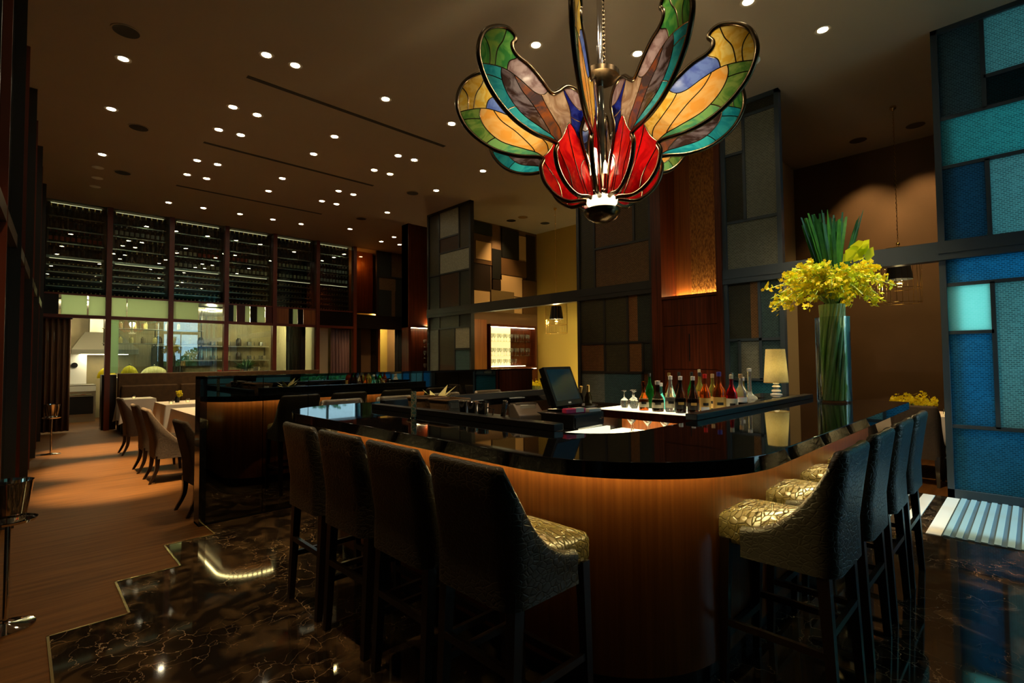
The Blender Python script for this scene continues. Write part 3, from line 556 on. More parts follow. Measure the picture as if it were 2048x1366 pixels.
for k in range(60):
    a = random.uniform(0, 2 * PI); e = random.uniform(.2, 1.2); L_ = random.uniform(.25, .5); d = Vector((math.cos(a) * math.cos(e), math.sin(a) * math.cos(e), math.sin(e))); s_ = Vector((-math.sin(a), math.cos(a), 0)) * .03
    c = Vector((0, 0, .15)); m.add([c, c + d * L_ * .5 + s_, c + d * L_ - Vector((0, 0, .06)), c + d * L_ * .5 - s_], [(0, 1, 2, 3)])
part(m, 'foliage', 'leaf_dark', t)
t = thing('kitchen_wall_shelf', 'steel wall shelf of pans on the back wall of the kitchen', 'shelf', (4.1, 18.05, 1.55))
part(Bx(-1.3, 1.9, -.18, .14, 0, .025), 'board', 'steel_kitchen', t); part(Bx(-1.3, 1.9, -.18, .14, .45, .475), 'board', 'steel_kitchen', t)
for x in (-1.25, .3, 1.85): part(Bx(x - .015, x + .015, .10, .14, -.1, .6), 'bracket', 'dark_frame', t)
pan = MB().lathe([(.10, 0), (.12, .02), (.12, .14), (.11, .14), (.10, .02), (0, .02)], 14).mesh('stock_pot', 'steel', 40); pan2 = MB().lathe([(.07, 0), (.09, .03), (.08, .20), (.05, .24), (.05, .26)], 14).mesh('stock_pot', 'dark_wood', 40)
for k in range(18):
    o = bpy.data.objects.new('stock_pot', pan if k % 3 else pan2); COL.objects.link(o); o.location = (2.95 + (k % 9) * .36, 18.03, 1.5755 + (.45 if k > 8 else 0)); tag(o, '%s pot from the left on the %s board of the kitchen wall shelf' % (ORD[k % 9], 'upper' if k > 8 else 'lower'), 'pot', 'pots on the kitchen wall shelf')
t = thing('kitchen_fridge', 'tall dark refrigerator at the back of the kitchen', 'refrigerator', (3.1, 17.5, 0)); part(Bx(-.35, .3, -.35, .4, 0, 1.95), 'body', 'black_plastic', t); d_ = part(Bx(-.34, .29, -.38, -.35, .1, 1.93), 'door', 'dark_frame', t); part(Bx(.2, .22, -.42, -.38, .7, 1.4), 'handle', 'steel', d_)
st = MB()
for k in range(150):
    x = 1.68 + k * .0275
    st.tube([(x, 14.9, 1.2), (x + random.uniform(-.004, .004), 14.9, 2.95)], .0028, 3)
o = st.build('string_curtain', mat('string', (0.10, 0.08, 0.04), 0.7)); o['kind'] = 'stuff'; tag(o, 'fine string curtain hanging behind the kitchen glass', 'string curtain')
# curtains
def curtain(name, label, x0, x1, y, z0, z1, m, folds, amp=.05, cat='curtain'):
    n = folds * 8; lo = []
    for z in (z0, (z0 + z1) / 2, z1):
        k = 1.0 if z > z0 + .1 else 1.15
        lo.append([Vector((x0 + (x1 - x0) * i / n, y + amp * k * math.sin(2 * PI * folds * i / n) + .01 * math.sin(i * .7), z)) for i in range(n + 1)])
    mb = MB(); N_ = n + 1
    mb.add([p for l in lo for p in l], [(r * N_ + i, r * N_ + i + 1, (r + 1) * N_ + i + 1, (r + 1) * N_ + i) for r in range(2) for i in range(n)])
    t = thing(name, label, cat, ((x0 + x1) / 2, y, z0)); t.location = (0, 0, 0)
    o = part(mb, 'drape', m, t, 180); so = o.modifiers.new('cloth', 'SOLIDIFY'); so.thickness = .012
    part(MB().box(x0 - .02, x1 + .02, y - .03, y + .03, z1 - .002, z1 + .03), 'heading_rail', 'dark_wood', t); return t
curtain('curtain', 'brown floor length curtain at the kitchen doorway', 0.32, 0.80, YW + .12, 0.04, 2.48, 'curtain_brown', 5, .045)
curtain('curtain', 'mauve curtain under the last wine rack bay', 6.72, 7.30, YW + .12, 0.04, 2.48, 'curtain_mauve', 6, .04)
curtain('curtain', 'dark curtain inside the kitchen behind the fourth pane', 5.55, 6.10, YW + .5, 0.04, 2.7, 'curtain_dark', 6, .04)
curtain('curtain', 'black drape beside the yellow lit doorway', 8.85, 9.4, YW + .02, 0.04, 2.55, 'curtain_dark', 5, .03)
struct(Bx(6.30, 6.68, YW + .25, YW + .3, 0, 2.5).build('trim_61', 'cream_wall'), 'cream wall behind the mauve curtain')
struct(Bx(7.44, 9.6, YW - .08, YW + .08, 2.52, 2.95).build('trim_62', 'dark_lacquer'), 'dark beam over the corridor doorway')
struct(Bx(7.44, 7.6, YW - .05, YW + .08, 0, 2.52).build('trim_63', 'dark_lacquer'))
struct(Bx(7.6, 8.12, YW + .3, YW + .36, 0, 2.55).build('wall_corridor_panel', 'brown_wall'))
struct(Bx(8.12, 8.19, YW - .05, YW + .4, 0, 2.55).build('trim_64', 'dark_lacquer'))
struct(Bx(8.19, 8.32, YW + .05, YW + .2, 0, 2.55).build('trim_65', 'orange_wood'), 'orange wood jamb of the lit doorway')
struct(Bx(8.3, 9.6, 16.4, 16.5, 0, 3.0).build('wall_corridor_end', 'yellow_wall'), 'yellow lit wall of the corridor')
lamp('corridor_light', 'POINT', (8.75, 15.8, 2.7), 75, (1, .82, .42), None, .1)
# amber glass and framed panels over the corridor doorway
struct(Bx(7.44, 8.16, YW - .006, YW + .006, 2.95, CZ).build('window_30', 'amber_glass'), 'amber glass pane beside the wine racks')
struct(Bx(7.44, 8.3, YW + .5, YW + .55, 2.95, CZ).build('trim_66', 'orange_wood'), 'orange wood behind the amber glass')
t = thing('framed_screen', 'dark screen of framed panels above the corridor doorway', 'glass screen', (8.75, YW, 2.95))
part(MB().box(-.6, -.52, -.04, .04, 0, 2.1).box(.5, .58, -.04, .04, 0, 2.1).box(-.56, .54, -.035, .035, 1.25, 1.31).box(-.1, -.06, -.03, .03, 1.31, 2.1), 'frame', 'dark_frame', t)
for (a, b, z0, z1, m_) in [(-.52, -.1, 1.31, 2.1, 'smoke'), (-.06, .5, 1.31, 2.1, 'tan'), (-.52, .1, .85, 1.25, 'tan'), (.1, .5, .85, 1.25, 'smoke'), (-.52, -.05, 0, .85, 'smoke'), (-.05, .08, 0, .85, 'tan'), (.08, .5, 0, .85, 'smoke')]:
    part(Bx(a, b, -.012, .012, z0, z1), 'pane', 'pane_' + m_, t)
lamp('cellar_glow', 'POINT', (7.8, YW + .25, 4.6), 4, WARM, None, .08)
# wooden pier with glasses behind the nearest screen
t = thing('service_pier', 'tall reddish wood pier with a lit glass recess behind the nearest screen', 'cabinet', (7.75, 11.15, 0))
part(MB().box(-.62, .6, 0, .3, 2.36, CZ).box(-.62, -.55, -.02, .3, 0, CZ).box(-.55, .6, .22, .3, 0, 2.36).box(-.55, .6, -.01, .22, 0, 1.22), 'carcass', 'red_wood', t)
part(MB().box(-.55, .6, -.0, .02, 2.345, 2.358), 'light_strip', 'led_soft', t)
for z in (1.55, 1.85): part(MB().box(-.1, .6, .02, .2, z, z + .012), 'shelf', 'clear_glass', t)
for r, z in enumerate((1.222, 1.563, 1.863)):
    for i in range(4):
        o = bpy.data.objects.new('wine_glass', wg); COL.objects.link(o); o.location = (7.70 + i * .1, 11.25, z); tag(o, '%s wine glass from the left on the %s shelf of the wood pier recess' % (ORD[i], ('lowest', 'middle', 'top')[r]), 'wine glass', 'glasses on the %s pier shelf' % ('lowest', 'middle', 'top')[r])
lamp('pier_light', 'AREA', (7.75, 11.1, 2.42), 5, WARM, None, .15, aim=(0, .25, 1))

# ================================================================== BANQUETTE AND DINING
t = thing('banquette', 'long brown upholstered banquette under the kitchen window', 'banquette', (3.9, 14.2, 0))
part(Bx(-2.3, 2.32, .18, .32, 0, 1.27), 'backrest', 'banquette', t, bevel=.02); part(Bx(-2.3, 2.32, -.35, .18, .2, .47), 'seat', 'banquette', t, bevel=.03); part(Bx(-2.25, 2.3, -.3, .18, 0, .2), 'plinth', 'dark_wood', t)
for k in range(4): part(Bx(-2.25 + k * 1.14, -1.17 + k * 1.14, .10, .19, .47, 1.0), 'back_cushion', 'banquette', t, bevel=.03)
def clothtable(label, x0, x1, y0, y1, drop=.45):
    cx, cy = (x0 + x1) / 2, (y0 + y1) / 2; w, d = x1 - x0, y1 - y0
    t = thing('dining_table', 'wooden dining table hidden under ' + label, 'table', (cx, cy, 0))
    part(Bx(-w / 2 + .01, w / 2 - .01, -d / 2 + .01, d / 2 - .01, .70, .738), 'tabletop', 'dark_wood', t)
    for sx in (-1, 1):
        for sy in (-1, 1): part(Bx(sx * (w / 2 - .09) - .03, sx * (w / 2 - .09) + .03, sy * (d / 2 - .09) - .03, sy * (d / 2 - .09) + .03, 0, .70), 'leg', 'dark_wood', t)
    n = 9; top = rrect(w + .012, d + .012, .02, 3, 0, 0, .75); lo = [top]
    m = MB(); base = rrect(w + .012, d + .012, .02, 3)
    # finer perimeter for the drape
    per = []
    k = len(base)
    for i in range(k):
        a, b = base[i], base[(i + 1) % k]; q = max(1, int((b - a).length / .06))
        for j in range(q): per.append(a.lerp(b, j / q))
    L_ = []
    for f in (0, .03, .3, .65, 1.0):
        l = []
        for i, p in enumerate(per):
            nrm = Vector((p.x / (w / 2), p.y / (d / 2), 0)); corner = min(abs(p.x) / (w / 2), abs(p.y) / (d / 2)); nn = nrm.normalized()
            out = f * (.02 + .07 * max(0, corner - .75) * 4 + .014 * math.sin(i * 1.1) * f)
            l.append(Vector((p.x + nn.x * out, p.y + nn.y * out, .751 - drop * f - .06 * f * max(0, corner - .8) * 5)))
        L_.append(l)
    m.loft(L_[::-1], cap0=False)
    cl = m.build('tablecloth', 'linen', smooth=50, loc=(cx, cy, 0)); tag(cl, label, 'tablecloth')
    return t
clothtable('white tablecloth on the long table nearest the mirror partition', 1.80, 2.65, 5.75, 9.9)
clothtable('white tablecloth on the middle table between chairs and banquette', 1.88, 2.75, 10.75, 11.8)
clothtable('white tablecloth on the small table against the banquette end', 1.52, 2.1, 13.05, 13.75)
clothtable('white tablecloth on the table in front of the banquette', 3.0, 3.9, 13.0, 13.75)
def shell(w, yb, yf, zb, zs, zt, th, rc, flare, armdrop, nu=34, armf=0.5, lean=0.0, pw=2.4):
    """Wrap-round upholstered back: plan is a U, arms sweep down to the seat."""
    pts = []
    hw = w / 2
    nA = nu // 3
    path = [(-hw, yf + (yb + rc - yf) * i / nA) for i in range(nA)]
    path += [(-hw + rc - rc * math.cos(a), yb + rc - rc * math.sin(a)) for a in [PI / 2 * i / 6 for i in range(7)]]
    path += [(-hw + rc + (w - 2 * rc) * i / 8, yb) for i in range(1, 8)]
    path += [(hw - rc + rc * math.sin(a), yb + rc - rc * math.cos(a)) for a in [PI / 2 * i / 6 for i in range(7)]]
    path += [(hw, yb + rc + (yf - yb - rc) * i / nA) for i in range(1, nA + 1)]
    loops = []; k = len(path)
    for i, (x, y) in enumerate(path):
        a = Vector(path[max(0, i - 1)]); b = Vector(path[min(k - 1, i + 1)]); tn = (b - a).normalized(); nrm = Vector((-tn.y, tn.x)) * -1    # outward
        if nrm.dot(Vector((x, y - (yb + .25)))) < 0: nrm = -nrm
        s = min(1.0, max(0.0, (y - yb - .02) / ((yf - yb) * armf + 1e-6)))
        s2 = min(1.0, max(0.0, (y - yb - .02) / (yf - yb)))
        drop = 1 - (1 - s) ** pw
        top = zt + (zs + armdrop - zt) * drop - .02 * s2
        h = top - zb
        def P(off, z):
            fl = flare * max(0, (z - zs) / (zt - zs)) ** 1.4
            return Vector((x + nrm.x * (off + fl), y + nrm.y * (off + fl) - lean * max(0, z - zs), z))
        r = th / 2
        prof = [(0, zb), (-.004, zb + h * .33), (-.002, zb + h * .66), (0, top - r)] + [(-r + r * math.cos(q), top - r + r * math.sin(q)) for q in (PI * .2, PI * .4, PI * .6, PI * .8)] + [(-th, top - r), (-th, zb + h * .5), (-th, zb)]
        loops.append([P(o_, z_) for o_, z_ in prof])
    return MB().loft(loops)
def cushion(w, d, z0, z1, r, dome, cy=0, rc=.05):
    L_ = []
    for ins, z in ((r * .7, z0), (r * .2, z0 + r * .25), (0, z0 + r), (0, z1 - r), (r * .25, z1 - r * .3), (r, z1), (min(w, d) * .22, z1 + dome * .75), (min(w, d) * .38, z1 + dome)):
        L_.append(rrect(w - 2 * ins, d - 2 * ins, max(.01, rc - ins * .3), 4, 0, cy, z))
    return MB().loft(L_)
def leg(p0, p1, w0, w1, bend=None, n=1):
    P = [Vector(p0), Vector(p1)] if bend is None else cr([p0, bend, p1], 5)
    L_ = []
    for i, p in enumerate(P):
        w = w0 + (w1 - w0) * i / (len(P) - 1); L_.append([p + Vector((-w, -w, 0)), p + Vector((w, -w, 0)), p + Vector((w, w, 0)), p + Vector((-w, w, 0))])
    return MB().loft(L_)
def make_chair():
    t = thing('dining_chair', 'x', 'chair')
    part(shell(.46, -.23, .20, .30, .46, .93, .055, .07, .012, .0, armf=.9, lean=.20, pw=1.9), 'backrest', 'chair_fabric', t, 60)
    part(cushion(.36, .44, .34, .47, .04, .015, .02), 'seat', 'chair_fabric', t, 60)
    for sx in (-1, 1):
        part(leg((sx * .19, -.20, .34), (sx * .20, -.28, 0), .026, .014, (sx * .19, -.21, .16)), 'leg', 'dark_wood', t, 40)
        part(leg((sx * .18, .18, .34), (sx * .19, .21, 0), .024, .014), 'leg', 'dark_wood', t, 40)
    return t
ch = make_chair()
g = 'upholstered chairs at the white tables'
spots = [((1.46, 5.96, 0), -PI / 2 + .05, 'grey brown upholstered chair nearest the mirror partition'), ((1.46, 7.86, 0), -PI / 2, 'second upholstered chair from the partition at the long white table'), ((1.46, 8.72, 0), -PI / 2, 'third upholstered chair from the partition at the long white table'),
         ((1.50, 10.55, 0), -PI / 2, 'upholstered chair beside the middle white table')]
ch.location, ch.rotation_euler[2] = spots[0][0], spots[0][1]; ch['label'] = spots[0][2]; ch['group'] = g
for (l, r, lab) in spots[1:]: inst(ch, lab, l, r, group=g)
inst(ch, 'upholstered chair on the far side of the long white table', (3.0, 8.6, 0), PI / 2, group=g)
inst(ch, 'upholstered chair across the middle white table', (3.1, 11.3, 0), PI / 2, group=g)
# votive candles and small vases on the tables
vot = MB(); vot.lathe([(.03, 0), (.036, .075), (.033, .075), (.028, .006)], 12)
vsrc = None
def votive(label, x, y, z=.753):
    global vsrc
    if vsrc is None:
        vsrc = thing('candle_glass', label, 'candle', (x, y, z), group='candle glasses on the white tables')
        part(vot, 'glass', 'clear_glass', vsrc, 40); part(MB().lathe([(.027, .004), (.028, .035)], 10), 'wax', mat('wax', (0.9, 0.8, 0.5), 0.5, emis=(1.0, 0.7, 0.25), es=1.6), vsrc, 40); return
    inst(vsrc, label, (x, y, z))
votive('candle glass at the near edge of the middle table', 1.98, 10.9); votive('candle glass in the middle of the middle table', 2.30, 11.2); votive('candle glass on the small table by the pier', 1.75, 13.3)
votive('candle glass at the back of the table before the banquette', 3.3, 13.6); votive('candle glass at the left edge of the table before the banquette', 3.05, 13.3); votive('candle glass on the long table', 2.45, 9.7)
def bud(label, x, y, z=.753):
    t = thing('bud_vase', label, 'vase', (x, y, z)); part(MB().lathe([(.035, 0), (.042, .05), (.032, .11), (.03, .11), (.035, .05)], 12), 'vase', 'black_plastic', t, 40)
    m = MB()
    for k in range(26):
        a = random.uniform(0, 2 * PI); rr = random.uniform(.01, .06); c = Vector((rr * math.cos(a) + .02, rr * math.sin(a), .11 + random.uniform(0, .10))); m.sphere(c, .018, 6, 4)
    part(m, 'blossom', 'petal_yellow', t, 80)
bud('black vase of yellow flowers on the middle table', 2.15, 11.3); bud('black vase of yellow flowers on the table before the banquette', 3.2, 13.4); bud('black vase of yellow flowers farther along the banquette table', 3.7, 13.4)
# ================================================================== MIRROR PARTITION
t = thing('mirror_partition', 'low black partition faced with dark mirror panels behind the bar', 'partition', (3.5, 5.42, 0))
part(Bx(-2.28, 2.15, -.0, .10, 0, 1.37), 'core', 'dark_lacquer', t)
part(MB().box(-2.30, 2.17, -.06, .12, 1.345, 1.37).box(-2.30, -2.245, -.06, .12, 0, 1.37).box(-2.30, 2.17, -.05, .11, 0, .02), 'frame', 'black_granite', t)
xs = [-2.245, -1.75, -1.30, -.62, .05, .72, 1.39, 2.15]
for a, b in zip(xs, xs[1:]): part(Bx(a + .003, b - .003, -.05, -.0, .02, 1.345), 'mirror_panel', 'black_mirror', t)

# ================================================================== BAR
BX0, BY0, BY1, BXR, BXF, BZ = 1.50, 0.76, 4.42, 5.5, 4.75, 1.11
def cshape(o, oi, xr=BXR, xf=BXF):
    R, r = .80 - o * .6, .55 - o * .6; x0, y0, y1 = BX0 + o, BY0 + o, BY1 - o; xi, yi, yj = 2.10 - oi, 1.50 - oi, 3.85 + oi; ri = .34
    out = [(xr, y0)] + arc(x0 + R, y0 + R, R, 270, 180, 18) + arc(x0 + r, y1 - r, r, 180, 90, 12) + [(xf, y1), (xf, yj)] + [(xi + .2, yj), (xi + .06, yj - .06), (xi, yj - .2)]
    out += arc(xi + ri, yi + ri, ri, 180, 270, 8) + [(xr, yi)]
    return out
t = thing('bar_counter', 'C shaped black polished bar counter', 'bar counter')
o = part(MB().prism(cshape(0, 0), BZ - .065, BZ), 'countertop', 'black_granite', t, 35, bevel=.006)
body = cshape(.30, .04)
part(MB().prism(body, .10, BZ - .066), 'bar_front', 'bar_wood', t, 35)
part(MB().prism(cshape(.34, .0), 0.005, .10), 'plinth', 'dark_wood', t, 35)
# raised inner ledges
part(MB().box(2.08, 2.16, 1.82, 3.80, BZ - .0, BZ + .04), 'ledge', 'black_plastic', t, bevel=.004)
part(MB().box(3.05, 5.45, 1.48, 1.56, BZ - .0, BZ + .04), 'ledge', 'black_plastic', t, bevel=.004)
part(MB().box(2.2, 4.72, 3.80, 3.88, BZ - .0, BZ + .06), 'ledge', 'black_plastic', t, bevel=.004)
# led tape under the overhang
path = [p for p in cshape(.245, 0)][:1 + 19 + 13 + 1]
m = MB()
for a, b in zip(path, path[1:]):
    a, b = Vector(a), Vector(b); L_ = (b - a).length; n = max(1, int(L_ / .05)); d = (b - a) / n; w = Vector((-d.y, d.x)).normalized() * .006
    for k in range(n):
        p = a + d * (k + .12); q = a + d * (k + .88); z0, z1 = BZ - .072, BZ - .0665
        m.loft([[Vector((*(p - w), z0)), Vector((*(p + w), z0)), Vector((*(p + w), z1)), Vector((*(p - w), z1))], [Vector((*(q - w), z0)), Vector((*(q + w), z0)), Vector((*(q + w), z1)), Vector((*(q - w), z1))]])
part(m, 'led_strip', 'led', t)
# inner work ledge for the till and printer
t = thing('work_ledge', 'black inner work ledge carrying the till and shakers', 'counter', (2.40, 2.85, 0))
part(Bx(-.22, .28, -.95, .94, 1.03, 1.08), 'worktop', 'black_plastic', t); part(Bx(-.20, .26, -.93, .92, .1, 1.03), 'body', 'dark_wood', t)
part(Bx(-.16, .28, -.975, -.95, 1.03, 1.08), 'end_panel', 'lightbox', t); part(Bx(-.10, .28, -.97, -.955, .80, .98), 'light_panel', 'lightbox', t)
# back bar with bottle shelf
t = thing('back_bar', 'back bar with a glowing white bottle shelf and lit wooden recess', 'back bar', (4.55, 2.4, 0))
part(MB().box(-.35, .40, -.64, .70, .945, .995).box(-.35, -.335, -.64, .70, .922, .945), 'shelf_edge', 'red_wood', t)
part(Bx(-.33, .40, -.63, .69, .995, 1.005), 'shelf_top', 'lightbox', t)
part(Bx(.10, .14, -.64, .70, .02, .945), 'back_panel', 'orange_wood', t); part(Bx(-.33, .10, -.64, .70, .735, .765), 'glass_shelf', 'lightbox', t); part(Bx(-.33, .10, -.64, .70, 0, .735), 'base', 'red_wood', t)
part(MB().box(.05, .065, -.62, .68, .935, .944), 'led_strip', 'led_soft', t); part(MB().box(-.325, -.31, -.62, .68, .936, .9445), 'led_strip', 'led_soft', t)
t = thing('lamp_cabinet', 'black cabinet carrying the table lamp at the end of the bar', 'cabinet', (5.2, 1.82, 0))
part(MB().box(-.22, .40, -.20, .17, 0.0, 1.10).box(-.86, -.22, -.22, -.09, 0, 1.10), 'body', 'black_plastic', t); part(MB().box(-.22, .42, -.23, .19, 1.10, 1.13).box(-.88, -.22, -.23, -.085, 1.10, 1.13), 'top', 'black_granite', t)

# ================================================================== BAR STOOLS
def make_stool():
    t = thing('bar_stool', 'x', 'bar stool')
    part(shell(.47, -.26, .12, .60, .755, 1.118, .05, .075, .016, -.004, armf=1.0, lean=.09, pw=2.6), 'backrest', 'croc', t, 60)
    part(cushion(.40, .50, .63, .765, .035, .022, .02), 'seat', 'seat_croc', t, 60)
    for sx in (-1, 1):
        part(leg((sx * .20, -.20, .66), (sx * .205, -.235, 0), .024, .017), 'leg', 'dark_wood', t)
        part(leg((sx * .19, .20, .66), (sx * .20, .22, 0), .022, .016), 'leg', 'dark_wood', t)
        part(Bx(sx * .198 - .011, sx * .198 + .011, -.21, .20, .26, .29), 'stretcher', 'dark_wood', t)
    part(Bx(-.19, .19, -.235, -.213, .36, .39), 'stretcher', 'dark_wood', t); part(Bx(-.19, .19, .195, .22, .20, .235), 'footrest', 'dark_wood', t)
    return t
stl = make_stool()
ordn = ('nearest', 'second', 'third', 'farthest')
first = True
for k, y in enumerate((1.53, 2.06, 2.60, 3.13)):
    lab = 'crocodile leather bar stool, %s of the four along the left side of the bar' % ('nearest', 'second nearest', 'third nearest', 'farthest')[k]
    if first: stl.location = (1.50, y, .0045); stl.rotation_euler = (0, 0, -PI / 2); stl['label'] = lab; stl['group'] = 'stools along the left side of the bar'; first = False
    else: inst(stl, lab, (1.50, y, .0045), -PI / 2 + (.03 if k == 2 else 0), group='stools along the left side of the bar')
for k in range(4):
    inst(stl, 'crocodile leather bar stool, %s of the four along the right side of the bar' % ('nearest', 'second nearest', 'third nearest', 'farthest')[k], (2.58 + .60 * k, .83, .0045), 0.0, group='stools along the right side of the bar')
for k, x in enumerate((2.33, 2.93, 3.6, 4.28)):
    inst(stl, 'crocodile leather bar stool, %s from the left along the far side by the mirror' % ('first', 'second', 'third', 'last')[k], (x, 4.58, .0045), PI, group='stools on the far side of the bar')

# ================================================================== BOTTLES AND BAR WARE
def bottle(label, x, y, z, h, r, shape, glass, lab, cap, labz=(.12, .42), neck=.28):
    t = thing('liquor_bottle', label, 'bottle', (x, y, z)); s = h
    sh = {'round': [(r * .9, 0), (r, .02), (r, .52 * h), (r * .85, .60 * h), (r * .42, .70 * h), (r * neck * 1.2, .78 * h), (r * neck * 1.1, .92 * h)],
          'squat': [(r * .95, 0), (r * 1.0, .03), (r * 1.0, .34 * h), (r * .85, .44 * h), (r * .45, .56 * h), (r * .34, .66 * h), (r * .36, .90 * h)],
          'slope': [(r * .92, 0), (r, .02), (r * 1.0, .36 * h), (r * .8, .50 * h), (r * .5, .64 * h), (r * .32, .74 * h), (r * .3, .92 * h)],
          'flask': [(r * 1.0, 0), (r * 1.05, .02), (r * 1.05, .26 * h), (r * .9, .34 * h), (r * .35, .42 * h), (r * .26, .5 * h), (r * .24, .95 * h)]}[shape]
    part(MB().lathe(sh, 16), 'glass_body', glass, t, 40)
    if lab:
        z0, z1 = labz[0] * h, labz[1] * h
        def rad(z):
            for (ra, za), (rb, zb) in zip(sh, sh[1:]):
                if za <= z <= zb: return ra + (rb - ra) * (z - za) / max(1e-6, zb - za)
            return r
        m = MB(); n = 12; L_ = []
        for z_ in (z0, (z0 + z1) / 2, z1):
            L_.append([Vector((rad(z_) * 1.012 * math.cos(a), rad(z_) * 1.012 * math.sin(a), z_)) for a in [PI * .62 + PI * 1.2 * i / n for i in range(n + 1)]])
        N_ = n + 1; m.add([p for l in L_ for p in l], [(q * N_ + i, q * N_ + i + 1, (q + 1) * N_ + i + 1, (q + 1) * N_ + i) for q in range(2) for i in range(n)])
        l_ = part(m, 'label', lab, t, 60)
        m2 = MB(); zc = (z0 + z1) / 2
        L2 = [[Vector((rad(z_) * 1.02 * math.cos(a), rad(z_) * 1.02 * math.sin(a), z_)) for a in [PI * 1.02 + PI * .32 * i / 6 for i in range(7)]] for z_ in (zc - .012, zc + .012)]
        m2.add([p for l in L2 for p in l], [(i, i + 1, 7 + i + 1, 7 + i) for i in range(6)])
        part(m2, 'label_band', 'label_black' if lab != 'label_black' else 'label_gold', l_)
    tr_, tz = sh[-1]; part(MB().lathe([(tr_ * 1.15, tz - .008), (tr_ * 1.2, h), (0, h + .002)], 12), 'cap', cap, t, 40)
    return t
SZ = 1.0055
B_ = [('amber liqueur bottle with tall white label at the left end of the shelf', 4.32, 2.63, .235, .042, 'squat', 'g_amber', 'label_cream', 'g_amber'),
 ('tall bright green bottle with silver cap', 4.55, 2.70, .30, .036, 'round', 'g_green', None, 'steel'),
 ('dark brown round bottle with square cream label', 4.32, 2.48, .245, .050, 'squat', 'g_dark', 'label_cream', 'cap_white'),
 ('turquoise bottle behind the brown round one', 4.52, 2.56, .22, .04, 'squat', 'g_blue', None, 'cap_white'),
 ('amber bottle with golden top', 4.72, 2.58, .30, .036, 'round', 'g_amber', 'label_gold', 'foil_gold'),
 ('pale clear bottle with white cap and brown labels', 4.36, 2.37, .285, .046, 'slope', 'g_clear', 'label_cream', 'cap_white'),
 ('dark green bottle with black neck', 4.62, 2.42, .31, .036, 'round', 'g_dark', 'label_black', 'cap_black'),
 ('dark liqueur bottle with grey cap and black label, left of its twin', 4.32, 2.25, .285, .046, 'slope', 'g_dark', 'label_black', 'cap_white'),
 ('green bottle with dark cap in the back row', 4.66, 2.31, .31, .036, 'round', 'g_green', None, 'cap_black'),
 ('slim pink labelled bottle with cream cap', 4.80, 2.30, .33, .033, 'round', 'g_olive', 'label_red', 'label_cream'),
 ('dark liqueur bottle with grey cap and black label, right of its twin', 4.32, 2.13, .285, .046, 'slope', 'g_dark', 'label_black', 'cap_white'),
 ('yellow liqueur bottle with dark cap', 4.60, 2.20, .31, .038, 'round', 'g_yellow', None, 'cap_black'),
 ('amber bottle with red cap and golden label', 4.30, 2.01, .305, .040, 'round', 'g_amber', 'label_gold', 'cap_red'),
 ('golden bottle behind the red capped one', 4.56, 2.06, .30, .038, 'round', 'g_yellow', 'label_gold', 'cork'),
 ('dark amber whiskey bottle with orange label and blue band', 4.38, 1.92, .32, .047, 'round', 'g_amber', 'label_gold', 'cap_blue'),
 ('dark bottle with silver cap beside the red bottle', 4.60, 1.90, .31, .036, 'round', 'g_dark', 'label_black', 'steel'),
 ('bright red liqueur bottle with cream cap and label', 4.42, 1.82, .30, .042, 'round', 'g_red', 'label_cream', 'label_cream'),
 ('clear spirit bottle with cork and white label', 4.62, 1.78, .30, .044, 'round', 'g_clear', 'cap_white', 'cork'),
 ('pale yellow bottle behind the clear spirit', 4.80, 1.88, .27, .036, 'round', 'g_yellow', 'label_red', 'cap_white'),
 ('clear long necked flask with white cap at the right end', 4.82, 1.78, .34, .062, 'flask', 'g_clear', None, 'cap_white')]
for (lb, x, y, h, r, s_, g_, l_, c_) in B_: bottle(lb, x, max(y, 1.83), SZ, h * 1.17, r * 1.12, s_, g_, l_, c_)
mg = MB(); mg.lathe([(.040, 0), (.038, .004), (.006, .01), (.004, .09), (.058, .165), (.0565, .165), (.003, .095)], 14)
mgm = mg.mesh('martini_glass', 'bar_glass', 40)
for k in range(12):
    o = bpy.data.objects.new('martini_glass', mgm); COL.objects.link(o); o.location = (4.30 + .11 * (k % 2), 1.86 + (k // 2) * .18 + .05 * (k % 2), .7655); tag(o, '%s martini glass from the right beneath the bottles, %s row' % (ORD[k // 2], 'front' if k % 2 == 0 else 'back'), 'martini glass', 'martini glasses in the %s row under the bottle shelf' % ('front' if k % 2 == 0 else 'back'))
# cluster of upturned glasses at the left end of the bottle shelf
bl = MB(); bl.lathe([(.030, 0), (.042, .035), (.040, .075), (.012, .10), (.005, .11), (.005, .16), (.03, .17), (.03, .174)], 12); blm = bl.mesh('brandy_glass', 'bar_glass', 40)
for k, (x, y, z) in enumerate([(4.42, 2.80, 1.0062), (4.52, 2.88, 1.0062), (4.60, 2.78, 1.0062), (4.43, 2.92, 1.0062), (4.62, 2.93, 1.0062)]):
    o = bpy.data.objects.new('brandy_glass', blm); COL.objects.link(o); o.location = (x, y, z); tag(o, 'upturned stemmed glass in the cluster by the amber bottle, ' + ('nearest the bottle', 'in the middle', 'behind the bottle', 'nearest the ice bin', 'rearmost')[k], 'glass', 'upturned glasses at the end of the bottle shelf')
t = thing('ice_bucket', 'low black ice bin behind the register', 'bucket', (4.30, 3.35, .92)); part(MB().lathe([(.10, 0), (.16, .10), (.15, .10), (.10, .012)], 18), 'bowl', 'black_plastic', t, 40); part(Bx(-.05, .35, -.20, .3, -.92, -.0), 'stand', 'dark_wood', t)
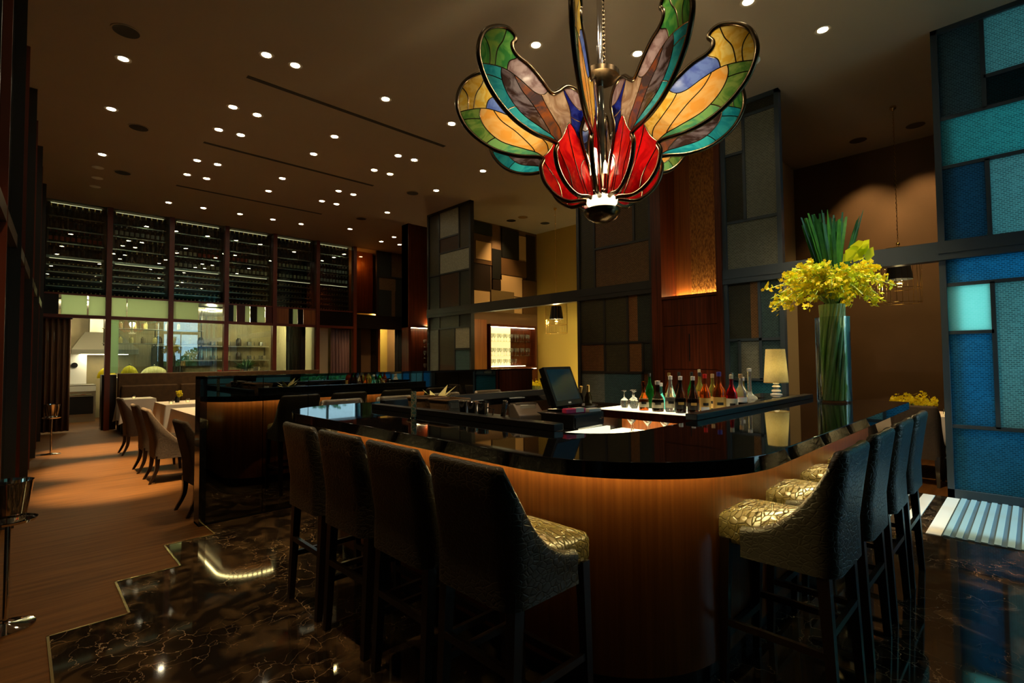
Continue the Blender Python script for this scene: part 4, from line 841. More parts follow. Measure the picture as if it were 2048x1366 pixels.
for k, (dx, an, gl, nk, lb) in enumerate([(-.04, .35, 'g_dark', 'foil_gold', 'dark wine bottle leaning in the ice bin'), (.05, .15, 'g_olive', 'foil_gold', 'olive wine bottle leaning in the ice bin')]):
    t = thing('wine_bottle', lb, 'bottle', (4.30 + dx * .3, 3.36 - dx * 1.4, .95)); t.rotation_euler = (0, -.2, 0); M_ = Matrix.Rotation(an, 4, 'X')
    part(MB().lathe([(.036, 0), (.038, .02), (.038, .16), (.015, .22), (.015, .25)], 14, M=M_), 'glass_body', gl, t, 40); part(MB().lathe([(.016, .22), (.016, .29), (0, .291)], 12, M=M_), 'foil', nk, t, 40)
# register
t = thing('cash_drawer', 'black cash drawer under the touch screen monitor', 'cash drawer', (2.52, 2.06, 1.0805), .05)
part(Bx(-.16, .16, -.14, .18, 0, .09), 'case', 'black_plastic', t, bevel=.006); d_ = part(Bx(-.15, .15, -.146, -.138, .01, .07), 'drawer', 'black_plastic', t); part(MB().lathe([(.008, 0), (.008, .006)], 10, M=Matrix.Translation((.12, -.146, .05)) @ Matrix.Rotation(PI / 2, 4, 'X')), 'lock', 'chrome', d_); part(Bx(-.14, .12, -.155, -.146, .0, .012), 'front_lip', 'steel', t)
t = thing('pos_monitor', 'tilted black touch screen monitor with dark blue display', 'monitor', (2.54, 2.10, 1.171), .12)
MT = Matrix.Translation((0, 0, .03)) @ Matrix.Rotation(math.radians(-22), 4, 'X')
part(MB().box(-.16, .16, -.02, .02, 0, .265, M=MT).box(-.11, .11, .02, .07, .03, .22, M=MT), 'housing', 'black_plastic', t, bevel=.004)
part(MB().box(-.136, .136, -.0225, -.0195, .035, .245, M=MT), 'screen', 'screen_blue', t); part(MB().box(-.015, .015, -.0225, -.0195, .012, .022, M=MT), 'badge', 'white_card', t)
part(MB().box(-.09, .09, -.03, .10, 0, .012).box(-.03, .03, .02, .07, .0, .12), 'stand', 'black_plastic', t)
t = thing('tissue_pack', 'pink and white packet on the cash drawer', 'packet', (2.45, 1.98, 1.1706), -.25); part(Bx(-.075, .075, -.022, .022, 0, .03), 'pack', 'pink', t, bevel=.005); part(Bx(.0, .06, -.0235, .0235, .006, .0315), 'band', 'white_card', t)
t = thing('paper_stack', 'small stack of white paper slips on the cash drawer', 'paper', (2.62, 1.97, 1.1706), -.2); part(Bx(-.05, .05, -.03, .03, 0, .014), 'slips', 'white_card', t); part(Bx(-.045, .055, -.028, .032, .014, .017), 'top_slip', 'white_card', t)
t = thing('receipt_printer', 'grey receipt printer beside the cash drawer', 'printer', (2.36, 2.30, 1.0805), -.5)
m = MB(); m.loft([[Vector((x, y, z)) for (y, z) in ((-.12, 0), (.14, 0), (.14, .12), (.02, .135), (-.12, .075))] for x in (-.085, .085)]); part(m, 'case', 'grey_plastic', t, bevel=.006)
l_ = part(MB().box(-.07, .07, -.01, .13, .132, .142, M=Matrix.Rotation(-.08, 4, 'X')), 'lid', 'grey_plastic', t); part(Bx(-.05, .05, -.04, -.02, .108, .13), 'paper_slip', 'white_card', t); part(Bx(-.06, -.04, -.122, -.119, .02, .035), 'button', 'white_card', t); part(Bx(.03, .045, -.122, -.119, .02, .035), 'button', 'black_plastic', t)
t = thing('cordless_phone', 'silver cordless phone standing in its cradle', 'phone', (2.30, 2.47, 1.0805), .5); MT = Matrix.Rotation(.18, 4, 'X')
part(MB().box(-.024, .024, -.012, .012, .02, .155, M=MT), 'handset', 'steel', t, bevel=.006); part(MB().box(-.016, .016, -.0135, -.011, .10, .14, M=MT), 'display', 'screen_blue', t); part(Bx(-.04, .04, -.05, .05, 0, .03), 'cradle', 'black_plastic', t, bevel=.006)
shk = MB(); shk.lathe([(.030, 0), (.040, .13), (.042, .132), (.038, .132), (.028, .004)], 16)
for k, (x, y, lb) in enumerate([(2.28, 2.84, 'steel shaker tin nearest the wicker basket'), (2.26, 2.72, 'middle steel shaker tin of the three'), (2.25, 2.60, 'steel shaker jug with handle nearest the phone')]):
    t = thing('shaker_tin', lb, 'shaker', (x, y, 1.0805)); part(shk, 'cup', 'chrome', t, 40)
    if k == 2: part(MB().tube([(.02, -.032, .10), (.03, -.075, .09), (.02, -.07, .04), (.015, -.03, .03)], .005), 'handle', 'chrome', t, 40)
    else: part(MB().lathe([(.041, .0), (.044, .004), (.041, .008)], 16, c=(0, 0, .128)), 'rim', 'chrome', t, 40)
for k, (y, x, lb) in enumerate([(3.12, 2.36, 'wicker basket behind the bar ledge'), (3.42, 2.36, 'second wicker basket nearer the plant')]):
    t = thing('wicker_basket', lb, 'basket', (x, y, 1.0805)); L_ = [rrect(.20, .22, .03, 3, 0, 0, 0), rrect(.23, .25, .03, 3, 0, 0, .12), rrect(.21, .23, .03, 3, 0, 0, .12), rrect(.19, .21, .03, 3, 0, 0, .02)]
    part(MB().loft(L_), 'woven_body', 'wicker', t); part(MB().tube([v + Vector((0, 0, .005)) for v in L_[1]], .008, 6, closed=True), 'rim', 'wicker', t, 60)
t = thing('crystal_tube', 'slim mosaic glass cylinder standing on the counter', 'vase', (1.95, 2.98, BZ + .0005)); part(MB().lathe([(.018, 0), (.02, .01), (.018, .18), (.016, .18), (.014, .01)], 12), 'tube', mat('mosaic', (0.55, 0.42, 0.30), 0.1, col2=(0.10, 0.22, 0.2), scale=45, pattern='croc', spec=.7, contrast=(.0, .12)), t, 50); part(MB().lathe([(.022, 0), (.022, .006)], 12), 'foot', 'chrome', t, 40)
t = thing('fruit_bowl', 'glass bowl heaped with cream and dark leaves at the far end', 'bowl', (2.62, 3.64, 1.0805 + .06)); part(MB().lathe([(.05, -.06), (.06, -.05), (.13, .03), (.125, .03), (.05, -.045)], 18), 'bowl', 'clear_glass', t, 40)
for k in range(16):
    a = k * 2.4; d = Vector((math.cos(a), math.sin(a), .55 + .4 * math.sin(k * 1.7))); d.normalize(); L_ = .10 + .05 * (k % 3); s_ = d.cross(Vector((0, 0, 1))).normalized() * .035; c = Vector((0, 0, -.01)); u = Vector((0, 0, .012))
    m = MB(); m.add([c, c + d * L_ * .5 + s_, c + d * L_ * 1.15, c + d * L_ * .5 - s_, c + d * L_ * .55 + u], [(0, 1, 4), (1, 2, 4), (2, 3, 4), (3, 0, 4)]); part(m, 'leaf', 'leaf_cream' if k % 3 else 'leaf_dark', t)
t = thing('candle_jar', 'ribbed white candle jar beside the leaf bowl', 'candle', (2.36, 3.62, 1.0805)); part(MB().lathe([(.03, 0), (.034, .02), (.031, .04), (.034, .06), (.031, .08), (.03, .10), (.02, .10)], 14), 'jar', 'white_gloss', t, 40); part(MB().lathe([(.002, .10), (.002, .115)], 6), 'wick', 'black_plastic', t)
t = thing('card_holder', 'small white card standing at the front of the bottles', 'card', (4.24, 1.98, SZ), -.8); part(MB().box(-.035, .035, -.004, .0, 0, .075, M=Matrix.Rotation(-.15, 4, 'X')), 'card', 'white_card', t); part(Bx(-.03, .03, -.012, .02, 0, .006), 'foot', 'steel', t)
# table lamp
t = thing('table_lamp', 'white ceramic table lamp with a glowing linen shade', 'table lamp', (5.42, 1.80, 1.1305))
part(MB().lathe([(.055, 0), (.055, .008), (.03, .02), (.045, .035), (.04, .05), (.018, .06), (.03, .072), (.04, .08), (.03, .092), (.018, .10), (.03, .112), (.018, .125), (.01, .13), (.01, .16)], 20), 'base', 'porcelain', t, 50)
part(MB().lathe([(.112, .125), (.088, .455), (.085, .455), (.109, .125)], 28, caps=False), 'shade', 'shade_lit', t, 50)
part(MB().lathe([(.113, .120), (.113, .128)], 28, caps=False), 'shade_trim', 'label_gold', t); part(MB().sphere((0, 0, .25), .03), 'bulb', 'led_white', t, 60)
lamp('table_lamp_glow', 'POINT', (0, 0, .28), 30.0, (1, .80, .38), t, .03)
# tall flower vase
VX, VY = 5.10, 1.22
t = thing('flower_vase', 'tall glass vase of yellow orchids and upright grass blades on the bar', 'flower arrangement', (VX, VY, BZ + .0005))
part(MB().lathe([(.128, 0), (.132, .01), (.132, .74), (.127, .74), (.127, .015), (0, .015)], 28), 'vase', 'vase_glass', t, 50)
for k in range(34):
    a = k * 2.399; r0 = .112 * math.sqrt((k + .5) / 34); r1 = .11; a2 = a + 1.3
    part(MB().tube(cr([(r0 * math.cos(a), r0 * math.sin(a), .02), (r0 * .9 * math.cos(a + .5), r0 * .9 * math.sin(a + .5), .4), (r1 * .8 * math.cos(a2), r1 * .8 * math.sin(a2), .85)], 4), .014, 6), 'stem', 'stem_green', t, 60)
vx = Vector((-.697, .717, 0)); vn = Vector((.717, .697, 0))  # along and across the arrangement
for k in range(64):
    u = random.uniform(-1, 1); w = random.uniform(-1, 1) * math.sqrt(max(0, 1 - u * u)); hgt = 1.62 + random.uniform(-.06, .06) - .04 * u * u
    if k > 58: hgt += .07
    base = Vector((.05 * u + .02, .0, .78)) + Vector((0, w * .05, 0)); topo = Vector((0.0, 0, hgt)) + vx * (.20 * u + .04) + vn * (.14 * w)
    if k > 57: topo = Vector((0, 0, hgt)) - vx * (.24 + .012 * (k - 58)); base = Vector((.03, -.03, .8))
    mid = base.lerp(topo, .5) + Vector((0, 0, .03)); ax = vx.lerp(vn, random.uniform(-.5, .5)).normalized()
    wd = .016; m = MB(); P = [base, base.lerp(mid, .6), mid, mid.lerp(topo, .6), topo]; ww = [.010, wd, wd, wd * .8, .002 if k > 45 else .008]
    vs = [p + s_ * ax * w_ for p, w_ in zip(P, ww) for s_ in (-1, 1)]; m.add(vs, [(2 * i, 2 * i + 1, 2 * i + 3, 2 * i + 2) for i in range(4)])
    part(m, 'grass_blade', 'leaf_dark' if k % 3 else 'leaf_green', t)
def blossom(mb, c, s, mi):
    n = Vector((random.gauss(0, 1), random.gauss(0, 1), random.gauss(.3, 1))).normalized(); a = n.orthogonal().normalized(); b = n.cross(a)
    for q in range(5):
        th = 2 * PI * q / 5; d = a * math.cos(th) + b * math.sin(th); e = n.cross(d)
        mb.add([c, c + d * s * .55 + e * s * .38 + n * s * .15, c + d * s + n * s * .05, c + d * s * .55 - e * s * .38 + n * s * .15], [(0, 1, 2, 3)], mi)
sp = 0
for k in range(64):
    a = k * 2.399; el = random.uniform(-.30, .85); L_ = random.uniform(.30, .52)
    d = vx * math.cos(a) * 1.05 + vn * math.sin(a) * .85; L2 = L_ * (1.0 if el < .3 else .75)
    p0 = Vector((0, 0, .82)); p1 = p0 + d * L2 * .5 + Vector((0, 0, .20 + el * .16)); p2 = p0 + d * L2 + Vector((0, 0, .10 + el * .36))
    path = cr([p0, p1, p2], 5); s_ = part(MB().tube(path, .003, 4), 'flower_spray', 'stem_green', t)
    m = MB()
    for q in range(34):
        i = random.uniform(2.5, len(path) - 1); i0 = min(int(i), len(path) - 2); c = path[i0].lerp(path[i0 + 1], i - i0) + Vector((random.gauss(0, .026), random.gauss(0, .026), random.gauss(0, .026)))
        blossom(m, c, random.uniform(.017, .028), 0 if random.random() < .7 else 1)
    part(m, 'blossoms', ['petal_yellow', 'petal_lime'], s_)['kind'] = 'stuff'
for k in range(7):
    c = Vector((0, 0, 1.20 + .035 * (k % 3))) - vx * (.02 + .035 * k) + vn * (-.14 + .02 * (k % 2)); d = (Vector((0, 0, .6)) - vx * (.5 - .1 * k) - vn * .4).normalized(); e = d.cross(vn).normalized()
    m = MB(); m.add([c, c + d * .05 + e * .045, c + d * .12 + e * .02, c + d * .13 - e * .02, c + d * .05 - e * .045], [(0, 1, 2, 3, 4)]); part(m, 'orchid_petal', 'petal_lime', t)
# ================================================================== CHANDELIER
OUT = [(.09, .0), (.16, .005), (.29, -.005), (.41, .07), (.49, .19), (.515, .32), (.495, .39), (.56, .412), (.72, .425), (.90, .49), (1.05, .61), (1.16, .76), (1.22, .93), (1.225, 1.07), (1.18, 1.21), (1.095, 1.30), (.99, 1.343),
       (.925, 1.32), (.90, 1.27), (.93, 1.216), (.925, 1.156), (.875, 1.11), (.775, 1.07), (.66, .98), (.56, .89), (.49, .92), (.40, 1.01), (.31, 1.03), (.23, .98), (.19, .88), (.20, .75), (.24, .60), (.22, .45), (.16, .30), (.11, .15)]
outline = [Vector(p) for p in cr(OUT, 5, True)]
def seg_x(p, q, a, b):
    r = q - p; s = b - a; d = r.x * s.y - r.y * s.x
    if abs(d) < 1e-12: return None
    t = ((a.x - p.x) * s.y - (a.y - p.y) * s.x) / d; u = ((a.x - p.x) * r.y - (a.y - p.y) * r.x) / d
    return (t, u) if 0 <= t <= 1 and 0 <= u < 1 else None
def split(poly, curve):
    """Cut a polygon by a curve; returns (left, right, inner part of the curve)."""
    C_ = [Vector(p) for p in cr(curve, 6)]; hits = []; n = len(poly)
    for i in range(len(C_) - 1):
        for j in range(n):
            h = seg_x(C_[i], C_[i + 1], poly[j], poly[(j + 1) % n])
            if h: hits.append((i + h[0], j + h[1], C_[i].lerp(C_[i + 1], h[0])))
    hits.sort(key=lambda h: h[0])
    if len(hits) < 2: return None
    best = max(zip(hits, hits[1:]), key=lambda p: p[1][0] - p[0][0] if True else 0)
    a, b = best
    inner = [a[2]] + [C_[k] for k in range(int(a[0]) + 1, int(b[0]) + 1)] + [b[2]]
    def walk(s, e):
        out = []; k = int(math.floor(s)) + 1
        lim = int(math.floor(e)) if e > s else int(math.floor(e)) + n
        while k <= lim: out.append(poly[k % n]); k += 1
        return out
    p1 = inner + walk(b[1], a[1]); p2 = inner[::-1] + walk(a[1], b[1])
    ar = lambda q: sum(q[i].x * q[(i + 1) % len(q)].y - q[(i + 1) % len(q)].x * q[i].y for i in range(len(q)))
    return (p1, p2, inner) if ar(p1) > 0 else (p1, p2, inner)
def zmap(z): return z if z < .4 else .4 + (z - .4) * .86
LEAD = []
pieces = {'all': outline}
def cut(name, curve, seed, na, nb):
    """na gets the side holding the seed point."""
    r = split(pieces[name], curve)
    if not r: print('CUT FAIL', name, na); return
    def inside(q, p):
        c = False; n = len(q)
        for i in range(n):
            a, b = q[i], q[(i + 1) % n]
            if (a.y > p[1]) != (b.y > p[1]) and p[0] < (b.x - a.x) * (p[1] - a.y) / (b.y - a.y) + a.x: c = not c
        return c
    del pieces[name]; A, B = (r[0], r[1]) if inside(r[0], seed) else (r[1], r[0]); pieces[na] = A; pieces[nb] = B; LEAD.append(r[2])
cut('all', [(.60, .33), (.495, .41), (.43, .50), (.37, .64), (.31, .60), (.26, .52), (.12, .44)], (.35, .2), 'red', 'up')
cut('red', [(.40, .70), (.355, .45), (.28, .22), (.16, -.08)], (.45, .25), 'red1', 'red2')
cut('red1', [(.55, .46), (.45, .30), (.36, .14), (.33, -.05)], (.49, .22), 'red3', 'red4')
cut('red2', [(.08, .38), (.20, .33), (.24, .2), (.13, -.05)], (.12, .1), 'red5', 'red6')
cut('up', [(1.38, .83), (1.17, .92), (1.0, .945), (.86, .90), (.72, .83), (.62, .85), (.53, 1.0)], (1.0, 1.2), 'top', 'low')
cut('top', [(.78, 1.25), (.885, 1.10), (.965, 1.02), (.985, .85)], (1.1, 1.1), 'tip', 'mauve')
cut('tip', [(.96, 1.42), (1.01, 1.22), (1.07, 1.08), (1.10, .80)], (1.15, 1.1), 'tipa', 'tip1')
cut('tipa', [(1.26, 1.26), (1.16, 1.14), (1.13, 1.02), (1.15, .80)], (1.2, 1.05), 'tip3', 'tip2')
cut('low', [(1.0, 1.05), (1.035, .88), (.98, .72), (.85, .58), (.66, .50), (.54, .45), (.42, .33)], (1.1, .8), 'band', 'mid')
cut('band', [(1.30, .76), (1.14, .83), (.92, .82)], (1.1, .9), 'band3', 'bandx')
cut('bandx', [(1.05, .48), (.94, .60), (.82, .66)], (1.02, .7), 'band2', 'band1')
cut('mid', [(.70, .95), (.63, .78), (.53, .64), (.46, .54), (.45, .40)], (.8, .7), 'brown', 'inn')
cut('brown', [(.95, 1.0), (.86, .82), (.72, .68), (.58, .50), (.56, .40)], (.9, .7), 'brown1', 'brown2')
cut('inn', [(.43, 1.1), (.42, .95), (.36, .80), (.345, .68), (.34, .5)], (.5, .8), 'tan', 'blue')
cut('blue', [(.10, .86), (.27, .83), (.40, .95), (.5, 1.1)], (.25, .95), 'lobe', 'blue1')
cut('blue1', [(.12, .72), (.27, .70), (.42, .74)], (.25, .6), 'blue2', 'blue3')
def stained(n, c, c2, sc=5, pat='swirl', st=(1, 1, 1)): return mat('stain_' + n, c, 0.10, col2=c2, scale=sc, pattern=pat, stretch=st, contrast=(.42, .58), transl=0.42, spec=0.6, coat=0.3, bump=.12, bscale=14, bdist=.01)
stained('red', (0.80, 0.010, 0.012), (0.50, 0.004, 0.006)); stained('crimson', (0.85, 0.03, 0.015), (0.62, 0.005, 0.012)); stained('green', (0.05, 0.30, 0.06), (0.20, 0.52, 0.10)); stained('lime', (0.30, 0.50, 0.08), (0.10, 0.35, 0.08)); stained('teal', (0.01, 0.36, 0.45), (0.05, 0.58, 0.58)); stained('aqua', (0.05, 0.50, 0.50), (0.02, 0.36, 0.42))
stained('mauve', (0.26, 0.16, 0.15), (0.46, 0.34, 0.32)); stained('umber', (0.05, 0.025, 0.02), (0.24, 0.19, 0.20), 4); stained('rust', (0.30, 0.08, 0.02), (0.08, 0.05, 0.05), 4); stained('tan', (0.30, 0.18, 0.10), (0.52, 0.38, 0.25), 5); stained('blue', (0.006, 0.01, 0.16), (0.02, 0.04, 0.32)); stained('sky', (0.10, 0.16, 0.50), (0.18, 0.28, 0.62))
stained('yellow', (0.85, 0.55, 0.06), (0.92, 0.74, 0.22), 7); stained('gold', (0.80, 0.48, 0.05), (0.92, 0.66, 0.16), 7); stained('orange', (0.92, 0.46, 0.07), (0.95, 0.60, 0.18)); stained('moss', (0.12, 0.30, 0.05), (0.34, 0.48, 0.10)); stained('jade', (0.10, 0.42, 0.20), (0.30, 0.60, 0.18))
PAL = [dict(red3='red', red4='crimson', red5='red', red6='crimson', tip1='green', tip2='lime', tip3='green', mauve='mauve', band1='teal', band2='aqua', band3='teal', brown1='umber', brown2='rust', tan='tan', lobe='mauve', blue2='blue', blue3='blue'),
       dict(red3='crimson', red4='red', red5='crimson', red6='red', tip1='yellow', tip2='gold', tip3='yellow', mauve='sky', band1='jade', band2='moss', band3='moss', brown1='orange', brown2='orange', tan='gold', lobe='mauve', blue2='blue', blue3='sky')]
CH = (3.42, 2.44, 2.81)
chd = thing('chandelier', 'large butterfly wing chandelier of colourful stained glass hanging over the bar', 'chandelier', CH)
def pane_mesh(poly):
    m = MB(); n = len(poly); th = .004
    tris = geometry.tessellate_polygon([[Vector((p.x, p.y, 0)) for p in poly]])
    vs = [(p.x, -th, zmap(p.y)) for p in poly] + [(p.x, th, zmap(p.y)) for p in poly]
    m.add(vs, [t for t in tris] + [tuple(n + i for i in t[::-1]) for t in tris]); return m
pm = {}
fr = MB(); fr.tube([(p.x, 0, zmap(p.y)) for p in outline], .019, 8, closed=True)
ld = MB()
for l in LEAD: ld.tube([(p.x, 0, zmap(p.y)) for p in l], .0066, 6)
frm = fr.mesh('wing', 'bronze', 60); ldm = ld.mesh('lead_line', 'bronze', 60)
view_az = math.atan2(-CH[1], -CH[0])
for k in range(10):
    az = view_az - math.radians(8) + k * PI / 5
    wgo = bpy.data.objects.new('wing', frm); COL.objects.link(wgo); wgo.parent = chd; wgo.rotation_euler = (0, 0, az); wgo.scale = (.97, .97, .90)
    l_ = bpy.data.objects.new('lead_line', ldm); COL.objects.link(l_); l_.parent = wgo
    pal = PAL[(k + 1) % 2]
    for nm, poly in pieces.items():
        key = (nm, (k + 1) % 2)
        if key not in pm: pm[key] = pane_mesh(poly).mesh('glass_pane', 'stain_' + pal.get(nm, 'tan'))
        o = bpy.data.objects.new('glass_pane', pm[key]); COL.objects.link(o); o.parent = wgo
part(MB().lathe([(0, -.19), (.06, -.182), (.115, -.155), (.148, -.11), (.15, -.085), (.13, -.075), (0, -.07)], 28), 'bottom_bowl', 'bronze', chd, 50)
part(MB().lathe([(.10, -.058), (.125, -.03), (.13, .0), (.11, .02), (.0, .03)], 24), 'light_ring', mat('hub_glow', (1, .95, .8), .4, emis=(1.0, .84, .50), es=2.0), chd, 50)
part(MB().lathe([(.10, .03), (.085, .05), (.03, .10), (.028, 1.02), (.06, 1.04), (.06, 1.10), (.022, 1.14), (.022, 2.32), (.07, 2.325), (.075, 2.33)], 18), 'stem', 'chrome', chd, 40)
part(MB().lathe([(.10, 1.0), (.16, 1.02), (.16, 1.06), (.10, 1.08)], 20), 'collar', 'bronze', chd, 40)
for k in range(10):  # arms and bulbs added between the wings to light the panes
    a = view_az - math.radians(8) + (k + .5) * PI / 5
    r_ = part(MB().tube([(.05 * math.cos(a), .05 * math.sin(a), .06), (.15 * math.cos(a), .15 * math.sin(a), .05), (.17 * math.cos(a), .17 * math.sin(a), .16)], .012, 8), 'added_candle_arm', 'chrome', chd, 50)
    part(MB().lathe([(.016, .16), (.018, .17), (.014, .24), (.002, .27)], 10, c=(.17 * math.cos(a), .17 * math.sin(a), 0)), 'bulb', 'hub_glow', r_, 50)
lk = MB(); n = 34
ring = [(.010 * math.cos(2 * PI * i / 8), 0, .022 * math.sin(2 * PI * i / 8)) for i in range(8)]
for k in range(n): lk.tube([((x if k % 2 else 0) + .09, (0 if k % 2 else x) + .02, z + 1.08 + k * .036) for x, y, z in ring], .0035, 4, closed=True)
part(lk, 'chain', 'bronze', chd, 60)
lamp('chandelier_glow', 'POINT', (0, 0, .33), 70, (1, .82, .5), chd, .12)

# ================================================================== CEILING FIXTURES
LIT = [((0.8, 7.29), 'L'), ((0.85, 8.86), 'L'), ((0.94, 10.92), 'L')]
groups = {
 'along the black left wall': [(0.8, 7.29), (0.85, 8.86), (0.94, 10.92)],
 'of the nearest pair': [(1.98, 6.07), (2.30, 6.05)],
 'of the nearer left cluster of four': [(2.06, 7.65), (2.38, 7.66), (2.11, 8.55), (2.41, 8.52)],
 'of the farther left cluster of four': [(2.17, 10.13), (2.48, 10.09), (2.20, 11.02), (2.52, 11.01)],
 'of the single middle column': [(3.49, 6.01), (3.50, 7.58), (3.54, 8.47), (3.58, 10.02), (3.64, 10.96)],
 'of the nearer right cluster of four': [(4.63, 7.55), (4.94, 7.52), (4.66, 8.43), (4.98, 8.41)],
 'of the farther right cluster of four': [(4.70, 9.98), (5.03, 9.98), (4.73, 10.86), (5.06, 10.85)],
 'of the column beside the tall screens': [(6.17, 7.09), (6.17, 8.58), (6.24, 10.66), (6.29, 12.67)],
 'of the row before the wine racks': [(2.30, 13.24), (2.96, 13.18), (3.72, 13.14), (4.46, 13.10), (5.14, 13.05)],
 'above the corridor corner beyond the wood pier': [(7.64, 13.39), (7.63, 12.66), (7.57, 11.87), (8.25, 13.37)]}
single = [((4.58, 5.97), 'recessed ceiling downlight just left of the chandelier'), ((4.11, 3.80), 'recessed ceiling downlight behind the left chandelier wing'), ((5.09, 3.10), 'recessed ceiling downlight behind the right chandelier wing'), ((6.18, 1.48), 'recessed ceiling downlight near the pale alcove edge'), ((5.14, 1.87), 'recessed ceiling downlight cut by the top edge of the picture')]
dl = thing('ceiling_downlight', 'x', 'downlight')
part(MB().lathe([(.085, 0), (.085, -.006), (.055, -.004), (.05, .0)], 20), 'trim_ring', 'ceiling_paint', dl, 40); part(MB().lathe([(.0, -.0035), (.05, -.0035), (.05, 0)], 20, caps=False), 'lamp_face', 'lamp_lit', dl)
used = False
def downlight(x, y, label, group=None, power=1.0, cone=66, aim=(0, 0, -1)):
    global used
    o = copy_tree(dl) if used else dl; used = True
    o.location = (x, y, CZ - .0005); o['label'] = label
    if group: o['group'] = group
    elif 'group' in o: del o['group']
    lamp('downlight_beam', 'SPOT', (x, y, CZ - .02), SPOT_W * power, WARM, None, .04, cone, .75, aim)
for g, L_ in groups.items():
    for k, (x, y) in enumerate(L_):
        w_ = ('near left', 'near right', 'far left', 'far right')[k] if 'cluster' in g else (('left', 'right')[k] if 'pair' in g else ORD[k])
        downlight(x, y, w_ + ' recessed ceiling downlight ' + g, 'downlights ' + g, .20 if 'cluster' in g else (12.0 if 'left wall' in g else .36), 22 if 'left wall' in g else 66, (.02, .10, -1) if 'left wall' in g else (0, 0, -1))
single += [((0.72, 2.2), 'recessed ceiling downlight above the near left stools'), ((0.75, 4.5), 'recessed ceiling downlight above the stepped marble edge')]
for (p, lab) in single: downlight(p[0], p[1], lab, None, 1.1 if p[0] > 1 else .6)
for k, (x, y) in enumerate([(0.95, 11.7), (1.0, 12.38), (1.02, 13.01)]):
    t = thing('unlit_downlight', ORD[k] + ' unlit ceiling spotlight in the short row above the curtain', 'downlight', (x, y, CZ), group='unlit spotlights above the curtain'); part(MB().lathe([(.09, 0), (.09, -.006), (.06, -.004)], 18), 'trim_ring', 'white_paint', t, 40); part(MB().lathe([(.06, -.004), (.04, -.002), (0, -.002)], 18, caps=False), 'reflector', 'lamp_off', t, 40)
for k, (x, y, lb) in enumerate([(0.75, 6.65, 'round dark ceiling speaker nearest on the left'), (1.22, 9.29, 'round dark ceiling speaker between the left clusters'), (1.31, 11.71, 'round dark ceiling speaker before the wine racks'), (5.9, 9.05, 'round dark ceiling speaker beside the tall screens'), (6.03, 11.55, 'round dark ceiling speaker near the corridor'), (9.73, 8.74, 'round dark ceiling speaker in the left alcove')]):
    t = thing('ceiling_speaker', lb, 'speaker', (x, y, CZ)); part(MB().lathe([(.135, 0), (.135, -.006), (.12, -.008)], 24), 'rim', 'ceiling_paint', t, 40); part(MB().lathe([(.12, -.0085), (0, -.010)], 24, caps=False), 'grille', 'vent_black', t, 40)
t = thing('smoke_detector', 'white smoke detector on the ceiling beside the chandelier', 'smoke detector', (6.21, 2.2, CZ)); part(MB().lathe([(.06, 0), (.06, -.02), (.045, -.04), (0, -.042)], 20), 'body', 'white_paint', t, 40); part(MB().lathe([(.012, -.042), (.01, -.048), (0, -.048)], 10), 'sensor', 'black_plastic', t, 40)
for k, (x, y, lb) in enumerate([(9.78, 1.89, 'silver recessed spot in the right alcove, farther from the chain'), (9.79, 1.15, 'silver recessed spot in the right alcove beside the chain'), (8.91, 9.16, 'recessed spot in the left alcove nearer the patchwork wall'), (8.91, 8.74, 'recessed spot in the left alcove nearer the lamp chain')]):
    t = thing('alcove_spot', lb, 'downlight', (x, y, CZ)); part(MB().lathe([(.12, 0), (.12, -.008), (.09, -.006)], 20), 'trim_ring', 'chrome', t, 40); part(MB().lathe([(.09, -.006), (.04, -.003), (0, -.003)], 20, caps=False), 'reflector', 'lamp_dim' if k < 2 else 'lamp_lit', t, 40)
    lamp('alcove_beam', 'SPOT', (x, y, CZ - .02), 150 if k < 2 else 130, WARM, None, .05, 75, .8, (.25, 0, -1) if k < 2 else (0, .35, -1))
# unseen spots added over the bar to brighten the chandelier
for k, (x, y, lb) in enumerate([(2.45, 1.25, 'added unseen fill spot on the ceiling above the bar corner'), (2.15, 2.75, 'added unseen fill spot on the ceiling above the left stools'), (3.85, 1.15, 'added unseen fill spot on the ceiling above the right stools')]):
    t = thing('fill_spot', lb, 'spotlight', (x, y, CZ)); part(MB().lathe([(.07, 0), (.07, -.02), (.05, -.02), (.05, -.004)], 18), 'housing', 'black_plastic', t, 40); part(MB().lathe([(.045, -.012), (0, -.012)], 18, caps=False), 'lamp_face', 'lamp_lit', t)
    lamp('fill_beam', 'SPOT', (x, y, CZ - .03), 300, (1.0, .82, .58), None, .05, 62, .6, (CH[0] - x, CH[1] - y, CH[2] + .75 - CZ))
t = thing('fill_spot', 'added unseen fill spot on the ceiling pointing at the flower vase', 'spotlight', (3.9, .30, CZ)); part(MB().lathe([(.07, 0), (.07, -.02), (.05, -.02), (.05, -.004)], 18), 'housing', 'black_plastic', t, 40); part(MB().lathe([(.045, -.012), (0, -.012)], 18, caps=False), 'lamp_face', 'lamp_lit', t)
lamp('fill_beam', 'SPOT', (3.9, .30, CZ - .03), 420, (1.0, .85, .6), None, .05, 24, .6, (VX - 3.9, VY - .30, 1.55 - CZ))  # extra unseen spot, added to brighten the vase stems
